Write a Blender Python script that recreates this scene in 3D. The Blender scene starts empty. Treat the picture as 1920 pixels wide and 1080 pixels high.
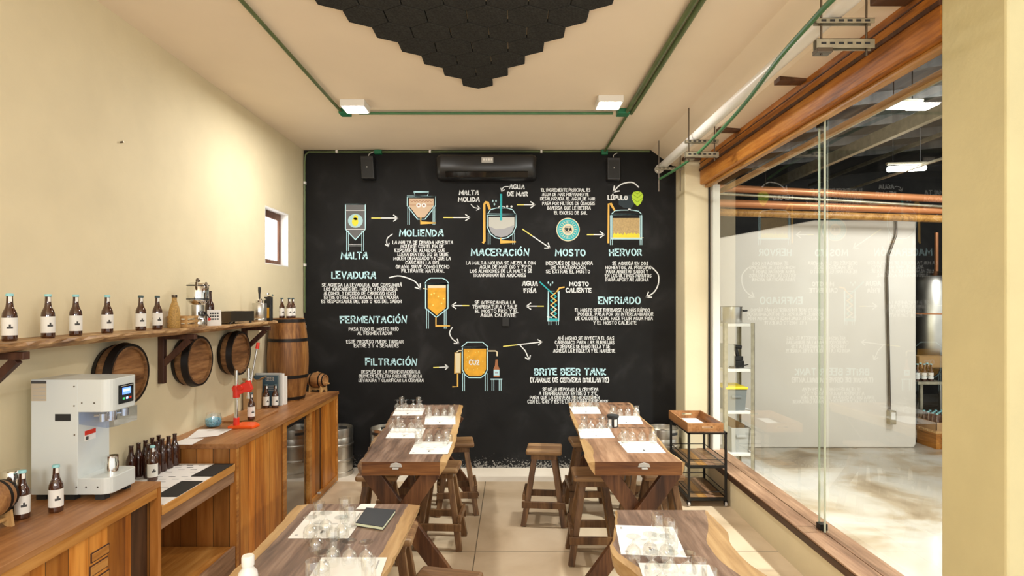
import bpy, math, random
from mathutils import Vector, Matrix
R = math.radians
random.seed(7)
SC = bpy.context.scene
COL = SC.collection
# ------------------------------------------------------------------ camera
F, CX, CY, HC = 1095.0, 960.0, 565.0, 2.06      # focal length in pixels, vanishing point, eye height
cam_d = bpy.data.cameras.new('camera'); cam = bpy.data.objects.new('camera', cam_d); COL.objects.link(cam)
cam.location = (0, 0, HC); cam.rotation_euler = (R(90), 0, 0)
cam_d.sensor_width = 36; cam_d.lens = F / 1920 * 36; cam_d.shift_y = (CY - 540) / 1920; cam_d.clip_end = 200
SC.camera = cam
# ------------------------------------------------------------------ exposure, world
SC.view_settings.view_transform = 'Standard'; SC.view_settings.look = 'None'
SC.cycles.transparent_max_bounces = 64
SC.view_settings.gamma = 1; SC.view_settings.use_curve_mapping = False
SC.view_settings.exposure = 0.62
w = bpy.data.worlds.new('world'); SC.world = w; w.use_nodes = True
w.node_tree.nodes['Background'].inputs[0].default_value = (1.0, .975, .93, 1)
w.node_tree.nodes['Background'].inputs[1].default_value = 0.75
# ------------------------------------------------------------------ large lights
def area(name, loc, target, size, power, col=(1, .93, .80), shape='SQUARE'):
    d = bpy.data.lights.new(name, 'AREA'); d.energy = power; d.size = size; d.color = col; d.shape = shape
    o = bpy.data.objects.new(name, d); COL.objects.link(o); o.location = loc
    o.rotation_euler = (Vector(target) - Vector(loc)).to_track_quat('-Z', 'Y').to_euler(); return o
# added fill lights, unseen behind the camera, to brighten ceiling and walls
for i, (x, y, z, p) in enumerate(((-1.0, -.9, 2.5, 80), (1.8, -.9, 2.7, 85), (-.2, -2.4, 2.7, 72))):
    d = bpy.data.lights.new('rear_fill_light', 'POINT'); d.energy = p; d.shadow_soft_size = .22; d.color = (1, .97, .91)
    o = bpy.data.objects.new('rear_fill_light', d); COL.objects.link(o); o.location = (x, y, z)
# flood lamp of the brewing hall, beyond the glass
sp = bpy.data.lights.new('hall_flood_light', 'SPOT'); sp.energy = 800; sp.spot_size = R(95); sp.spot_blend = .7; sp.shadow_soft_size = .12; sp.color = (1, .985, .97)
so = bpy.data.objects.new('hall_flood_light', sp); COL.objects.link(so); so.location = (3.95, 4.45, 4.15)
so.rotation_euler = (Vector((2.3, 4.5, 0)) - Vector(so.location)).to_track_quat('-Z', 'Y').to_euler()
area('hall_lamp_light', (5.6, 5.4, 4.3), (4.6, 8.2, 1.2), 1.2, 95, (1, .98, .97))

# ------------------------------------------------------------------ pixel helpers
def onz(px, py, z):
    y = F * (HC - z) / (py - CY); return ((px - CX) * y / F, y, z)
def ony(px, py, y): return ((px - CX) * y / F, y, HC - (py - CY) * y / F)
def onx(px, py, x):
    y = x * F / (px - CX); return (x, y, HC - (py - CY) * y / F)

# ------------------------------------------------------------------ materials
MATS = {}
def newmat(name):
    m = bpy.data.materials.new(name); m.use_nodes = True; MATS[name] = m
    return m, m.node_tree.nodes, m.node_tree.links, m.node_tree.nodes['Principled BSDF']
def c4(c): return (c[0], c[1], c[2], 1)
def plain(name, col, rough=.6, metal=0, noise=0, nscale=8, spec=.5, emit=0, bump=0, bscale=60, coat=0):
    m, n, l, b = newmat(name)
    b.inputs['Base Color'].default_value = c4(col); b.inputs['Roughness'].default_value = rough
    b.inputs['Metallic'].default_value = metal; b.inputs['Specular IOR Level'].default_value = spec
    if coat: b.inputs['Coat Weight'].default_value = coat; b.inputs['Coat Roughness'].default_value = .08
    if emit: b.inputs['Emission Color'].default_value = c4(col); b.inputs['Emission Strength'].default_value = emit
    tc = n.new('ShaderNodeTexCoord')
    if noise:
        t = n.new('ShaderNodeTexNoise'); t.inputs['Scale'].default_value = nscale; t.inputs['Detail'].default_value = 5
        l.new(tc.outputs['Object'], t.inputs['Vector'])
        r = n.new('ShaderNodeValToRGB'); r.color_ramp.elements[0].position = .3; r.color_ramp.elements[1].position = .7
        r.color_ramp.elements[0].color = c4([v * (1 - noise) for v in col]); r.color_ramp.elements[1].color = c4([min(1, v * (1 + noise)) for v in col])
        l.new(t.outputs['Fac'], r.inputs[0]); l.new(r.outputs[0], b.inputs['Base Color'])
    if bump:
        t = n.new('ShaderNodeTexNoise'); t.inputs['Scale'].default_value = bscale; t.inputs['Detail'].default_value = 4
        l.new(tc.outputs['Object'], t.inputs['Vector'])
        bp = n.new('ShaderNodeBump'); bp.inputs['Strength'].default_value = bump; bp.inputs['Distance'].default_value = .01
        l.new(t.outputs['Fac'], bp.inputs['Height']); l.new(bp.outputs[0], b.inputs['Normal'])
    return m
def wood(name, dark, mid, light, axis='Y', scale=5.0, rough=.45, stretch=.09, spec=.4):
    m, n, l, b = newmat(name)
    tc = n.new('ShaderNodeTexCoord'); mp = n.new('ShaderNodeMapping')
    s = {'X': (stretch, 1, 1), 'Y': (1, stretch, 1), 'Z': (1, 1, stretch)}[axis]
    mp.inputs['Scale'].default_value = s
    oi = n.new('ShaderNodeObjectInfo'); ad = n.new('ShaderNodeVectorMath'); ad.operation = 'ADD'
    mu = n.new('ShaderNodeMath'); mu.operation = 'MULTIPLY'; mu.inputs[1].default_value = 37.0
    l.new(oi.outputs['Random'], mu.inputs[0]); l.new(tc.outputs['Object'], ad.inputs[0]); l.new(mu.outputs[0], ad.inputs[1])
    l.new(ad.outputs[0], mp.inputs[0])
    t = n.new('ShaderNodeTexNoise'); t.inputs['Scale'].default_value = scale; t.inputs['Detail'].default_value = 6; t.inputs['Distortion'].default_value = 1.2
    t2 = n.new('ShaderNodeTexNoise'); t2.inputs['Scale'].default_value = scale * 9; t2.inputs['Detail'].default_value = 3
    l.new(mp.outputs[0], t.inputs['Vector']); l.new(mp.outputs[0], t2.inputs['Vector'])
    mx = n.new('ShaderNodeMath'); mx.operation = 'MULTIPLY_ADD'; mx.inputs[1].default_value = .35
    l.new(t2.outputs['Fac'], mx.inputs[0])
    m2 = n.new('ShaderNodeMath'); m2.operation = 'MULTIPLY'; m2.inputs[1].default_value = .7
    l.new(t.outputs['Fac'], m2.inputs[0]); l.new(m2.outputs[0], mx.inputs[2])
    r = n.new('ShaderNodeValToRGB'); e = r.color_ramp.elements
    e[0].position = .36; e[0].color = c4(dark); e[1].position = .68; e[1].color = c4(light)
    q = e.new(.52); q.color = c4(mid)
    l.new(mx.outputs[0], r.inputs[0]); l.new(r.outputs[0], b.inputs['Base Color'])
    b.inputs['Roughness'].default_value = rough; b.inputs['Specular IOR Level'].default_value = spec
    bp = n.new('ShaderNodeBump'); bp.inputs['Strength'].default_value = .25; bp.inputs['Distance'].default_value = .004
    l.new(t2.outputs['Fac'], bp.inputs['Height']); l.new(bp.outputs[0], b.inputs['Normal'])
    return m
def planks(name, dark, mid, light, across='Y', width=.12, gapcol=(.03, .015, .006), **k):
    """wood whose boards run along Z and change tone board by board across one axis"""
    m = wood(name, dark, mid, light, **k); n, l = m.node_tree.nodes, m.node_tree.links; b = n['Principled BSDF']
    src = b.inputs['Base Color'].links[0].from_socket
    tc = n.new('ShaderNodeTexCoord'); sp = n.new('ShaderNodeSeparateXYZ'); l.new(tc.outputs['Object'], sp.inputs[0])
    d = n.new('ShaderNodeMath'); d.operation = 'DIVIDE'; d.inputs[1].default_value = width; l.new(sp.outputs[across], d.inputs[0])
    fl = n.new('ShaderNodeMath'); fl.operation = 'FLOOR'; l.new(d.outputs[0], fl.inputs[0])
    wn = n.new('ShaderNodeTexWhiteNoise'); wn.noise_dimensions = '1D'; l.new(fl.outputs[0], wn.inputs['W'])
    mr = n.new('ShaderNodeMapRange'); mr.inputs['To Min'].default_value = .62; mr.inputs['To Max'].default_value = 1.25; l.new(wn.outputs['Value'], mr.inputs['Value'])
    hv = n.new('ShaderNodeVectorMath'); hv.operation = 'SCALE'; l.new(src, hv.inputs[0]); l.new(mr.outputs[0], hv.inputs['Scale'])
    fr = n.new('ShaderNodeMath'); fr.operation = 'FRACT'; l.new(d.outputs[0], fr.inputs[0])
    lt = n.new('ShaderNodeMath'); lt.operation = 'LESS_THAN'; lt.inputs[1].default_value = .03; l.new(fr.outputs[0], lt.inputs[0])
    mx = n.new('ShaderNodeMix'); mx.data_type = 'RGBA'; l.new(lt.outputs[0], mx.inputs['Factor']); l.new(hv.outputs[0], mx.inputs['A']); mx.inputs['B'].default_value = c4(gapcol)
    l.new(mx.outputs['Result'], b.inputs['Base Color']); return m
def patchy(name, stops, scale, rough=.6, rough2=None, detail=8, bump=0.0, stretch=(1, 1, 1), lines=None, linecol=(.2, .16, .11), speck=None):
    """noise driven multi stop colour; lines = [(axis, position, halfwidth)] drawn in object space"""
    m, n, l, b = newmat(name)
    tc = n.new('ShaderNodeTexCoord'); mp = n.new('ShaderNodeMapping'); mp.inputs['Scale'].default_value = stretch; l.new(tc.outputs['Object'], mp.inputs[0])
    t = n.new('ShaderNodeTexNoise'); t.inputs['Scale'].default_value = scale; t.inputs['Detail'].default_value = detail; t.inputs['Distortion'].default_value = .6
    l.new(mp.outputs[0], t.inputs['Vector'])
    r = n.new('ShaderNodeValToRGB'); e = r.color_ramp.elements
    e[0].position = stops[0][0]; e[0].color = c4(stops[0][1]); e[1].position = stops[-1][0]; e[1].color = c4(stops[-1][1])
    for p, c in stops[1:-1]: q = e.new(p); q.color = c4(c)
    l.new(t.outputs['Fac'], r.inputs[0]); out = r.outputs[0]
    if lines:
        sp = n.new('ShaderNodeSeparateXYZ'); l.new(tc.outputs['Object'], sp.inputs[0]); acc = None
        for ax, pos, hw in lines:
            a = n.new('ShaderNodeMath'); a.operation = 'SUBTRACT'; a.inputs[1].default_value = pos; l.new(sp.outputs[ax], a.inputs[0])
            ab = n.new('ShaderNodeMath'); ab.operation = 'ABSOLUTE'; l.new(a.outputs[0], ab.inputs[0])
            lt = n.new('ShaderNodeMath'); lt.operation = 'LESS_THAN'; lt.inputs[1].default_value = hw; l.new(ab.outputs[0], lt.inputs[0])
            if acc:
                mxx = n.new('ShaderNodeMath'); mxx.operation = 'MAXIMUM'; l.new(acc, mxx.inputs[0]); l.new(lt.outputs[0], mxx.inputs[1]); acc = mxx.outputs[0]
            else: acc = lt.outputs[0]
        mx = n.new('ShaderNodeMix'); mx.data_type = 'RGBA'; l.new(acc, mx.inputs['Factor']); l.new(out, mx.inputs['A']); mx.inputs['B'].default_value = c4(linecol); out = mx.outputs['Result']
    l.new(out, b.inputs['Base Color']); b.inputs['Roughness'].default_value = rough
    if rough2 is not None:
        r2 = n.new('ShaderNodeMapRange'); r2.inputs['From Min'].default_value = .42; r2.inputs['From Max'].default_value = .55
        r2.inputs['To Min'].default_value = rough2; r2.inputs['To Max'].default_value = rough
        t3 = n.new('ShaderNodeTexNoise'); t3.inputs['Scale'].default_value = scale * .7; l.new(tc.outputs['Object'], t3.inputs['Vector'])
        l.new(t3.outputs['Fac'], r2.inputs['Value']); l.new(r2.outputs[0], b.inputs['Roughness'])
    if bump:
        bp = n.new('ShaderNodeBump'); bp.inputs['Strength'].default_value = bump; bp.inputs['Distance'].default_value = .01
        l.new(t.outputs['Fac'], bp.inputs['Height']); l.new(bp.outputs[0], b.inputs['Normal'])
    return m
def glassy(name, tint=(1, 1, 1), ior=1.45, gloss=1.0, add=0.0, rough=0.0):
    """thin clear glass: see-through with Fresnel reflections"""
    m, n, l, b = newmat(name); n.remove(b)
    tr = n.new('ShaderNodeBsdfTransparent'); tr.inputs[0].default_value = c4(tint)
    gl = n.new('ShaderNodeBsdfGlossy'); gl.inputs['Color'].default_value = (gloss, gloss, gloss, 1); gl.inputs['Roughness'].default_value = rough
    fr = n.new('ShaderNodeFresnel'); fr.inputs['IOR'].default_value = ior
    ad = n.new('ShaderNodeMath'); ad.operation = 'ADD'; ad.inputs[1].default_value = add; ad.use_clamp = True
    mx = n.new('ShaderNodeMixShader'); gm = n.new('ShaderNodeNewGeometry'); inv = n.new('ShaderNodeMath'); inv.operation = 'SUBTRACT'; inv.inputs[0].default_value = 1; l.new(gm.outputs['Backfacing'], inv.inputs[1])
    mu = n.new('ShaderNodeMath'); mu.operation = 'MULTIPLY'; l.new(fr.outputs[0], ad.inputs[0]); l.new(ad.outputs[0], mu.inputs[0]); l.new(inv.outputs[0], mu.inputs[1]); l.new(mu.outputs[0], mx.inputs[0]); l.new(tr.outputs[0], mx.inputs[1]); l.new(gl.outputs[0], mx.inputs[2])
    l.new(mx.outputs[0], n['Material Output'].inputs[0]); return m

M = {}
M['cream'] = plain('cream_plaster', (.735, .645, .435), .75, noise=.04, nscale=2.5, bump=.12, bscale=25)
M['ceil'] = plain('ceiling_plaster', (.84, .72, .565), .85, noise=.03, nscale=1.5)
M['olive'] = plain('olive_plaster', (.62, .55, .31), .75, noise=.05, nscale=3, bump=.15, bscale=30)
MBW = M['black_wall'] = patchy('blackboard_paint', [(.3, (.0045, .0045, .0047)), (.55, (.0085, .0085, .009)), (.75, (.024, .024, .025))], 2.2, rough=.7, detail=10)
def scuffed(m):
    """pale scrapes where chairs and mops have worn the paint along the floor"""
    n, l = m.node_tree.nodes, m.node_tree.links; b = n['Principled BSDF']; src = b.inputs['Base Color'].links[0].from_socket
    tc = n.new('ShaderNodeTexCoord'); sp = n.new('ShaderNodeSeparateXYZ'); l.new(tc.outputs['Object'], sp.inputs[0])
    t = n.new('ShaderNodeTexNoise'); t.inputs['Scale'].default_value = 55; t.inputs['Detail'].default_value = 8; l.new(tc.outputs['Object'], t.inputs['Vector'])
    h = n.new('ShaderNodeMapRange'); h.inputs['From Min'].default_value = 0; h.inputs['From Max'].default_value = .22; h.inputs['To Min'].default_value = .47; h.inputs['To Max'].default_value = .80; l.new(sp.outputs['Z'], h.inputs['Value'])
    g = n.new('ShaderNodeMath'); g.operation = 'GREATER_THAN'; l.new(t.outputs['Fac'], g.inputs[0]); l.new(h.outputs[0], g.inputs[1])
    mx = n.new('ShaderNodeMix'); mx.data_type = 'RGBA'; l.new(g.outputs[0], mx.inputs['Factor']); l.new(src, mx.inputs['A']); mx.inputs['B'].default_value = (.24, .23, .21, 1); l.new(mx.outputs['Result'], b.inputs['Base Color'])
scuffed(MBW)
M['floor'] = patchy('polished_concrete', [(.3, (.50, .375, .235)), (.5, (.64, .505, .345)), (.7, (.74, .61, .44))], 1.6, rough=.42, detail=8,
                    lines=[('X', -.302, .004), ('Y', 4.81, .004), ('X', -2.0, .004), ('X', 1.4, .004)], linecol=(.17, .13, .085))
M['floor_pale'] = patchy('pale_floor', [(.3, (.70, .61, .49)), (.7, (.80, .72, .60))], 2, rough=.5)
M['hall_floor'] = patchy('hall_concrete', [(.30, (.20, .135, .07)), (.42, (.38, .30, .20)), (.50, (.50, .45, .37)), (.62, (.56, .53, .48)), (.78, (.42, .39, .35))], 1.1, rough=.5, rough2=.12, detail=9)
M['hall_white'] = patchy('hall_white_wall', [(.3, (.74, .69, .62)), (.7, (.82, .78, .72))], .8, rough=.7)
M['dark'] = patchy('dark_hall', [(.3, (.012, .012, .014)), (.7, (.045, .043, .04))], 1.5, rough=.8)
M['roof'] = patchy('hall_roof_metal', [(.3, (.03, .03, .03)), (.7, (.12, .115, .105))], 1.2, rough=.45, stretch=(6, .3, 1))
M['beam'] = wood('beam_wood', (.17, .05, .004), (.40, .135, .014), (.55, .235, .04), 'Y', 7, .5)
M['beam_pale'] = wood('beam_pale_wood', (.20, .085, .016), (.42, .20, .045), (.55, .30, .09), 'Y', 7, .45)
M['sill_wood'] = wood('sill_wood', (.10, .045, .02), (.27, .15, .085), (.45, .28, .17), 'Y', 4, .5)
M['sill_dark'] = wood('sill_dark_wood', (.04, .016, .007), (.085, .035, .014), (.14, .06, .025), 'Y', 4, .5)
M['heart'] = wood('walnut_heart', (.06, .032, .021), (.185, .11, .073), (.35, .235, .17), 'Y', 6, .38)
M['heart_warm'] = wood('walnut_warm', (.12, .055, .027), (.29, .155, .085), (.46, .28, .17), 'Y', 5, .38)
M['heart_end'] = wood('walnut_end', (.07, .022, .007), (.16, .062, .018), (.27, .115, .035), 'X', 6, .4)
M['sap'] = wood('sapwood', (.26, .14, .05), (.42, .255, .105), (.54, .36, .17), 'Y', 5, .45)
M['bark'] = wood('rough_bark', (.06, .03, .018), (.17, .10, .06), (.42, .27, .13), 'Y', 14, .7, stretch=.4)
M['leg'] = wood('leg_wood', (.03, .010, .004), (.09, .034, .013), (.19, .085, .035), 'Z', 6, .4)
M['stool'] = wood('stool_wood', (.05, .022, .008), (.13, .062, .024), (.24, .13, .055), 'Z', 6, .42)
M['stool_seat'] = wood('stool_seat_wood', (.09, .042, .017), (.20, .105, .045), (.33, .20, .095), 'X', 6, .4)
M['counter'] = wood('counter_top_wood', (.17, .065, .02), (.32, .14, .048), (.45, .225, .09), 'Y', 5, .4)
M['cab'] = planks('cabinet_boards', (.25, .07, .006), (.47, .16, .018), (.66, .29, .055), across='Y', width=.13, axis='Z', scale=4)
M['cab_side'] = planks('cabinet_side_boards', (.17, .055, .010), (.32, .12, .022), (.46, .20, .05), across='X', width=.12, axis='Z', scale=4)
M['cab_trim'] = wood('cabinet_trim', (.23, .075, .012), (.43, .18, .035), (.58, .29, .08), 'Y', 5, .42)
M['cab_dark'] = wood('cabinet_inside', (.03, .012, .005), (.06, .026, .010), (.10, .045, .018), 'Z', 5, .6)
M['shelf'] = wood('shelf_wood', (.11, .05, .02), (.34, .19, .08), (.55, .36, .17), 'Y', 9, .5, stretch=.25)
M['bracket'] = wood('bracket_wood', (.025, .009, .005), (.06, .022, .012), (.10, .04, .02), 'Z', 6, .5)
M['stave'] = wood('barrel_staves', (.10, .035, .008), (.24, .10, .025), (.42, .21, .065), 'Z', 9, .42, stretch=.06)
M['stave_x'] = wood('barrel_staves_side', (.07, .03, .012), (.17, .08, .03), (.32, .17, .07), 'X', 9, .45, stretch=.1)
M['head_wood'] = wood('barrel_head', (.08, .03, .01), (.24, .11, .04), (.42, .22, .09), 'Y', 8, .42, stretch=.12)
M['small_stave'] = wood('small_barrel_staves', (.20, .085, .025), (.36, .17, .06), (.48, .26, .10), 'X', 9, .45, stretch=.1)
M['pale_wood'] = wood('pale_wood', (.40, .22, .08), (.55, .33, .13), (.65, .43, .2), 'Z', 6, .5)
M['hoop'] = plain('hoop_iron', (.018, .014, .012), .45, .6)
M['steel'] = plain('brushed_steel', (.62, .60, .56), .28, 1, noise=.08, nscale=6)
M['keg_steel'] = plain('keg_steel', (.60, .57, .51), .34, 1, noise=.12, nscale=5)
M['chrome'] = plain('chrome', (.8, .8, .78), .1, 1)
M['dark_steel'] = plain('dark_steel', (.16, .13, .10), .35, 1)
M['black_metal'] = plain('black_metal', (.012, .011, .010), .45, .3)
M['black_plastic'] = plain('black_plastic', (.012, .012, .013), .35)
M['black_matte'] = plain('black_matte', (.02, .02, .02), .8)
M['black_gloss'] = plain('black_gloss', (.006, .006, .006), .06)
M['fridge_glass'] = plain('fridge_glass', (.006, .007, .007), .03, spec=1.0, coat=1)
M['felt'] = plain('charcoal_felt', (.036, .036, .034), .95, noise=.35, nscale=90, bump=.3, bscale=200, spec=.1)
M['green'] = plain('green_pipe', (.045, .15, .055), .45, noise=.15, nscale=5)
M['green_dull'] = plain('olive_green_pipe', (.10, .14, .05), .45, noise=.2, nscale=6)
M['green_box'] = plain('green_box', (.01, .16, .07), .4)
M['white_pipe'] = plain('white_pipe', (.78, .75, .70), .4)
M['white'] = plain('white_paint', (.80, .78, .74), .45)
M['machine'] = plain('white_enamel', (.66, .71, .71), .28, coat=.3)
M['galv'] = plain('galvanised', (.42, .38, .28), .45, .7, noise=.2, nscale=14)
M['paper'] = plain('paper', (.82, .80, .77), .8)
M['print'] = plain('grey_print', (.42, .42, .42), .8)
M['ink'] = plain('ink', (.06, .06, .06), .8)
M['amber'] = plain('amber_glass', (.055, .016, .006), .07, coat=.6, spec=.7)
M['amber_red'] = plain('red_amber_glass', (.038, .010, .005), .08, coat=.6)
M['label'] = plain('bottle_label', (.80, .79, .75), .6)
M['cap_teal'] = plain('teal_cap', (.30, .62, .66), .35)
M['cap_dark'] = plain('dark_cap', (.04, .08, .09), .4)
M['glass'] = glassy('clear_glass', (.98, .985, .98), 2.3, 1.0, .03, .06)
M['pane'] = glassy('window_glass', (.95, .97, .95), 1.6, 1.0, .008)
M['pane_edge'] = plain('glass_edge', (.62, .70, .60), .2)
M['acrylic'] = glassy('led_blue_acrylic', (.78, .84, .96), 1.5, 1.0, .06)  # blue LED light of the machine is put into the tint
M['lamp_on'] = plain('lamp_diffuser', (1, .97, .93), .5, emit=9)
M['screen'] = plain('blue_screen', (.10, .22, .95), .3, emit=1.3)
M['screen_pale'] = plain('pale_screen', (.45, .6, 1.0), .3, emit=1.2)
M['green_led'] = plain('green_button', (.05, .5, .15), .4, emit=.5)
M['red'] = plain('red_plastic', (.72, .035, .015), .35)
M['orange'] = plain('orange_plastic', (.85, .10, .008), .35)
M['blue_beads'] = plain('blue_beads', (.10, .42, .60), .4, noise=.5, nscale=90)
M['gold_grain'] = plain('golden_grain', (.42, .25, .07), .6, noise=.35, nscale=120)
M['notebook'] = plain('black_cover', (.018, .020, .026), .4)
M['page'] = plain('pages', (.66, .70, .50), .7)
M['slate'] = plain('slate_mat', (.012, .013, .013), .6)
M['copper'] = plain('copper_pipe', (.62, .25, .10), .35, .3)
M['yellow'] = plain('yellow_lid', (.85, .66, .01), .45)
M['grey_bin'] = plain('grey_plastic', (.20, .22, .22), .5)
M['grey_bin2'] = plain('pale_grey_plastic', (.42, .42, .40), .5)
M['card'] = plain('cardboard', (.42, .26, .12), .8)
M['book_blue'] = plain('blue_cover', (.05, .10, .14), .5)
M['window_frame'] = wood('window_frame_wood', (.06, .02, .01), (.13, .05, .025), (.20, .09, .045), 'Z', 6, .5)
M['sky_glow'] = plain('daylight_pane', (1, 1, 1), .3, emit=2.2)
M['silver_sticker'] = plain('grey_sticker', (.45, .44, .42), .6)
M['sticker'] = plain('beige_sticker', (.52, .45, .34), .7)
M['rubber'] = plain('caster_rubber', (.55, .52, .5), .5)

# ------------------------------------------------------------------ mesh builder
class MB:
    def __init__(s): s.v = []; s.f = []; s.m = []; s.s = []
    def add(s, vs, fs, mi=0, smooth=False):
        b = len(s.v); s.v += [tuple(p) for p in vs]
        for f in fs: s.f.append([b + i for i in f]); s.m.append(mi); s.s.append(smooth)
        return s
    def box(s, x0, x1, y0, y1, z0, z1, mi=0):
        return s.add([(x0, y0, z0), (x1, y0, z0), (x1, y1, z0), (x0, y1, z0), (x0, y0, z1), (x1, y0, z1), (x1, y1, z1), (x0, y1, z1)],
              [(3, 2, 1, 0), (4, 5, 6, 7), (0, 1, 5, 4), (1, 2, 6, 5), (2, 3, 7, 6), (3, 0, 4, 7)], mi)
    def bar(s, p, q, w, t, side=(1, 0, 0), mi=0, w2=None, t2=None):
        """board from p to q, w wide along side, t thick"""
        p, q = Vector(p), Vector(q); d = (q - p).normalized(); a = Vector(side); a = (a - d * a.dot(d)).normalized(); b = d.cross(a)
        w2 = w if w2 is None else w2; t2 = t if t2 is None else t2
        vs = [p + a * sx * w / 2 + b * sy * t / 2 for sx, sy in ((-1, -1), (1, -1), (1, 1), (-1, 1))] + [q + a * sx * w2 / 2 + b * sy * t2 / 2 for sx, sy in ((-1, -1), (1, -1), (1, 1), (-1, 1))]
        return s.add(vs, [(3, 2, 1, 0), (4, 5, 6, 7), (0, 1, 5, 4), (1, 2, 6, 5), (2, 3, 7, 6), (3, 0, 4, 7)], mi)
    def tube(s, pts, r, n=10, mi=0, closed=False):
        pts = [Vector(p) for p in pts]; k = len(pts); rings = []; prev = None
        for i, p in enumerate(pts):
            if closed: d = (pts[(i + 1) % k] - pts[i - 1]).normalized()
            else: d = (pts[min(i + 1, k - 1)] - pts[max(i - 1, 0)]).normalized()
            if prev is None: a = d.orthogonal().normalized()
            else: a = (prev - d * prev.dot(d)).normalized()
            prev = a; b = d.cross(a); rr = r[i] if isinstance(r, (list, tuple)) else r
            rings.append([p + (a * math.cos(2 * math.pi * j / n) + b * math.sin(2 * math.pi * j / n)) * rr for j in range(n)])
        vs = [p for g in rings for p in g]; fs = []
        for i in range(k if closed else k - 1):
            i2 = (i + 1) % k
            for j in range(n): fs.append((i * n + j, i * n + (j + 1) % n, i2 * n + (j + 1) % n, i2 * n + j))
        s.add(vs, fs, mi, True)
        if not closed:
            b0 = len(s.v) - len(vs)
            s.f.append([b0 + j for j in range(n)][::-1]); s.m.append(mi); s.s.append(False)
            s.f.append([b0 + (k - 1) * n + j for j in range(n)]); s.m.append(mi); s.s.append(False)
        return s
    def lathe(s, prof, n=24, loc=(0, 0, 0), axis='Z', mi=0, smooth=True, mfun=None, caps=True):
        """prof = [(r, h)]; axis Z up, X toward +x, Y toward +y"""
        vs = []; fs = []; ms = []
        for r, h in prof:
            for j in range(n):
                a = 2 * math.pi * j / n; x, y = r * math.cos(a), r * math.sin(a)
                p = {'Z': (x, y, h), 'X': (h, x, y), 'Y': (y, h, x)}[axis]
                vs.append((p[0] + loc[0], p[1] + loc[1], p[2] + loc[2]))
        b = len(s.v); s.v += vs
        for i in range(len(prof) - 1):
            for j in range(n):
                s.f.append([b + i * n + j, b + i * n + (j + 1) % n, b + (i + 1) * n + (j + 1) % n, b + (i + 1) * n + j])
                s.m.append(mfun(i, j) if mfun else mi); s.s.append(smooth)
        if not caps: return s
        if prof[0][0] > 1e-5 and prof[-1][0] > 1e-5 and len(prof) > 3:      # a ring: close the profile on itself
            q = (len(prof) - 1) * n
            for j in range(n): s.f.append([b + q + j, b + q + (j + 1) % n, b + (j + 1) % n, b + j]); s.m.append(mi); s.s.append(smooth)
            return s
        if prof[0][0] > 1e-5: s.f.append([b + j for j in range(n)][::-1]); s.m.append(mi); s.s.append(False)
        if prof[-1][0] > 1e-5: s.f.append([b + (len(prof) - 1) * n + j for j in range(n)]); s.m.append(mi); s.s.append(False)
        return s
    def prism(s, poly, ext, mi=0):
        """closed 3D polygon pushed along a vector"""
        n = len(poly); e = Vector(ext); vs = [Vector(p) for p in poly] + [Vector(p) + e for p in poly]
        fs = [tuple(range(n))[::-1], tuple(range(n, 2 * n))] + [(i, (i + 1) % n, n + (i + 1) % n, n + i) for i in range(n)]
        return s.add(vs, fs, mi)
    def build(s, name, mats, parent=None, bevel=0, world=False, loc=None, seg=2):
        if not isinstance(mats, (list, tuple)): mats = [mats]
        me = bpy.data.meshes.new(name)
        off = Vector((0, 0, 0))
        if world and parent:
            q = parent
            while q: off += q.location; q = q.parent
        if loc is not None: off = Vector(loc)
        me.from_pydata([tuple(Vector(p) - off) for p in s.v], [], s.f)
        for m in mats: me.materials.append(M[m] if isinstance(m, str) else m)
        me.polygons.foreach_set('material_index', s.m); me.polygons.foreach_set('use_smooth', s.s)
        import bmesh
        bm = bmesh.new(); bm.from_mesh(me)
        bmesh.ops.remove_doubles(bm, verts=bm.verts, dist=1e-6)
        bmesh.ops.dissolve_degenerate(bm, edges=bm.edges, dist=1e-7)
        if not getattr(s, 'keepn', False): bmesh.ops.recalc_face_normals(bm, faces=bm.faces)
        bm.to_mesh(me); bm.free()
        if any(s.s): me.set_sharp_from_angle(angle=R(40))
        o = bpy.data.objects.new(name, me); COL.objects.link(o)
        if loc is not None: o.location = loc
        if parent: o.parent = parent
        if bevel:
            b = o.modifiers.new('bevel', 'BEVEL'); b.width = bevel; b.segments = seg; b.limit_method = 'ANGLE'; b.angle_limit = R(50)
        return o
def tag(o, label=None, cat=None, group=None, kind=None):
    if label: o['label'] = label
    if cat: o['category'] = cat
    if group: o['group'] = group
    if kind: o['kind'] = kind
    return o
def thing(name, label, cat, loc=(0, 0, 0), rz=0, group=None):
    o = bpy.data.objects.new(name, None); COL.objects.link(o); o.location = loc; o.rotation_euler = (0, 0, rz); o.empty_display_size = .05
    return tag(o, label, cat, group)
def struct(o, label=None): o['kind'] = 'structure'; o['label'] = label or o.name.replace('_', ' '); return o
KIDS = {}
def kids(o):
    if o not in KIDS: KIDS[o] = list(o.children)
    return KIDS[o]
def copy_tree(o, parent=None):
    c = o.copy(); COL.objects.link(c)
    if parent: c.parent = parent
    for ch in kids(o): copy_tree(ch, c)
    return c
def dup(root, loc, rz=0, label=None, group=None, scale=None):
    bpy.context.view_layer.update() if root not in KIDS else None
    c = copy_tree(root); c.location = loc; c.rotation_euler = (0, 0, rz)
    if scale: c.scale = scale if isinstance(scale, (tuple, list)) else (scale,) * 3
    if label: c['label'] = label
    if group: c['group'] = group
    return c
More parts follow.
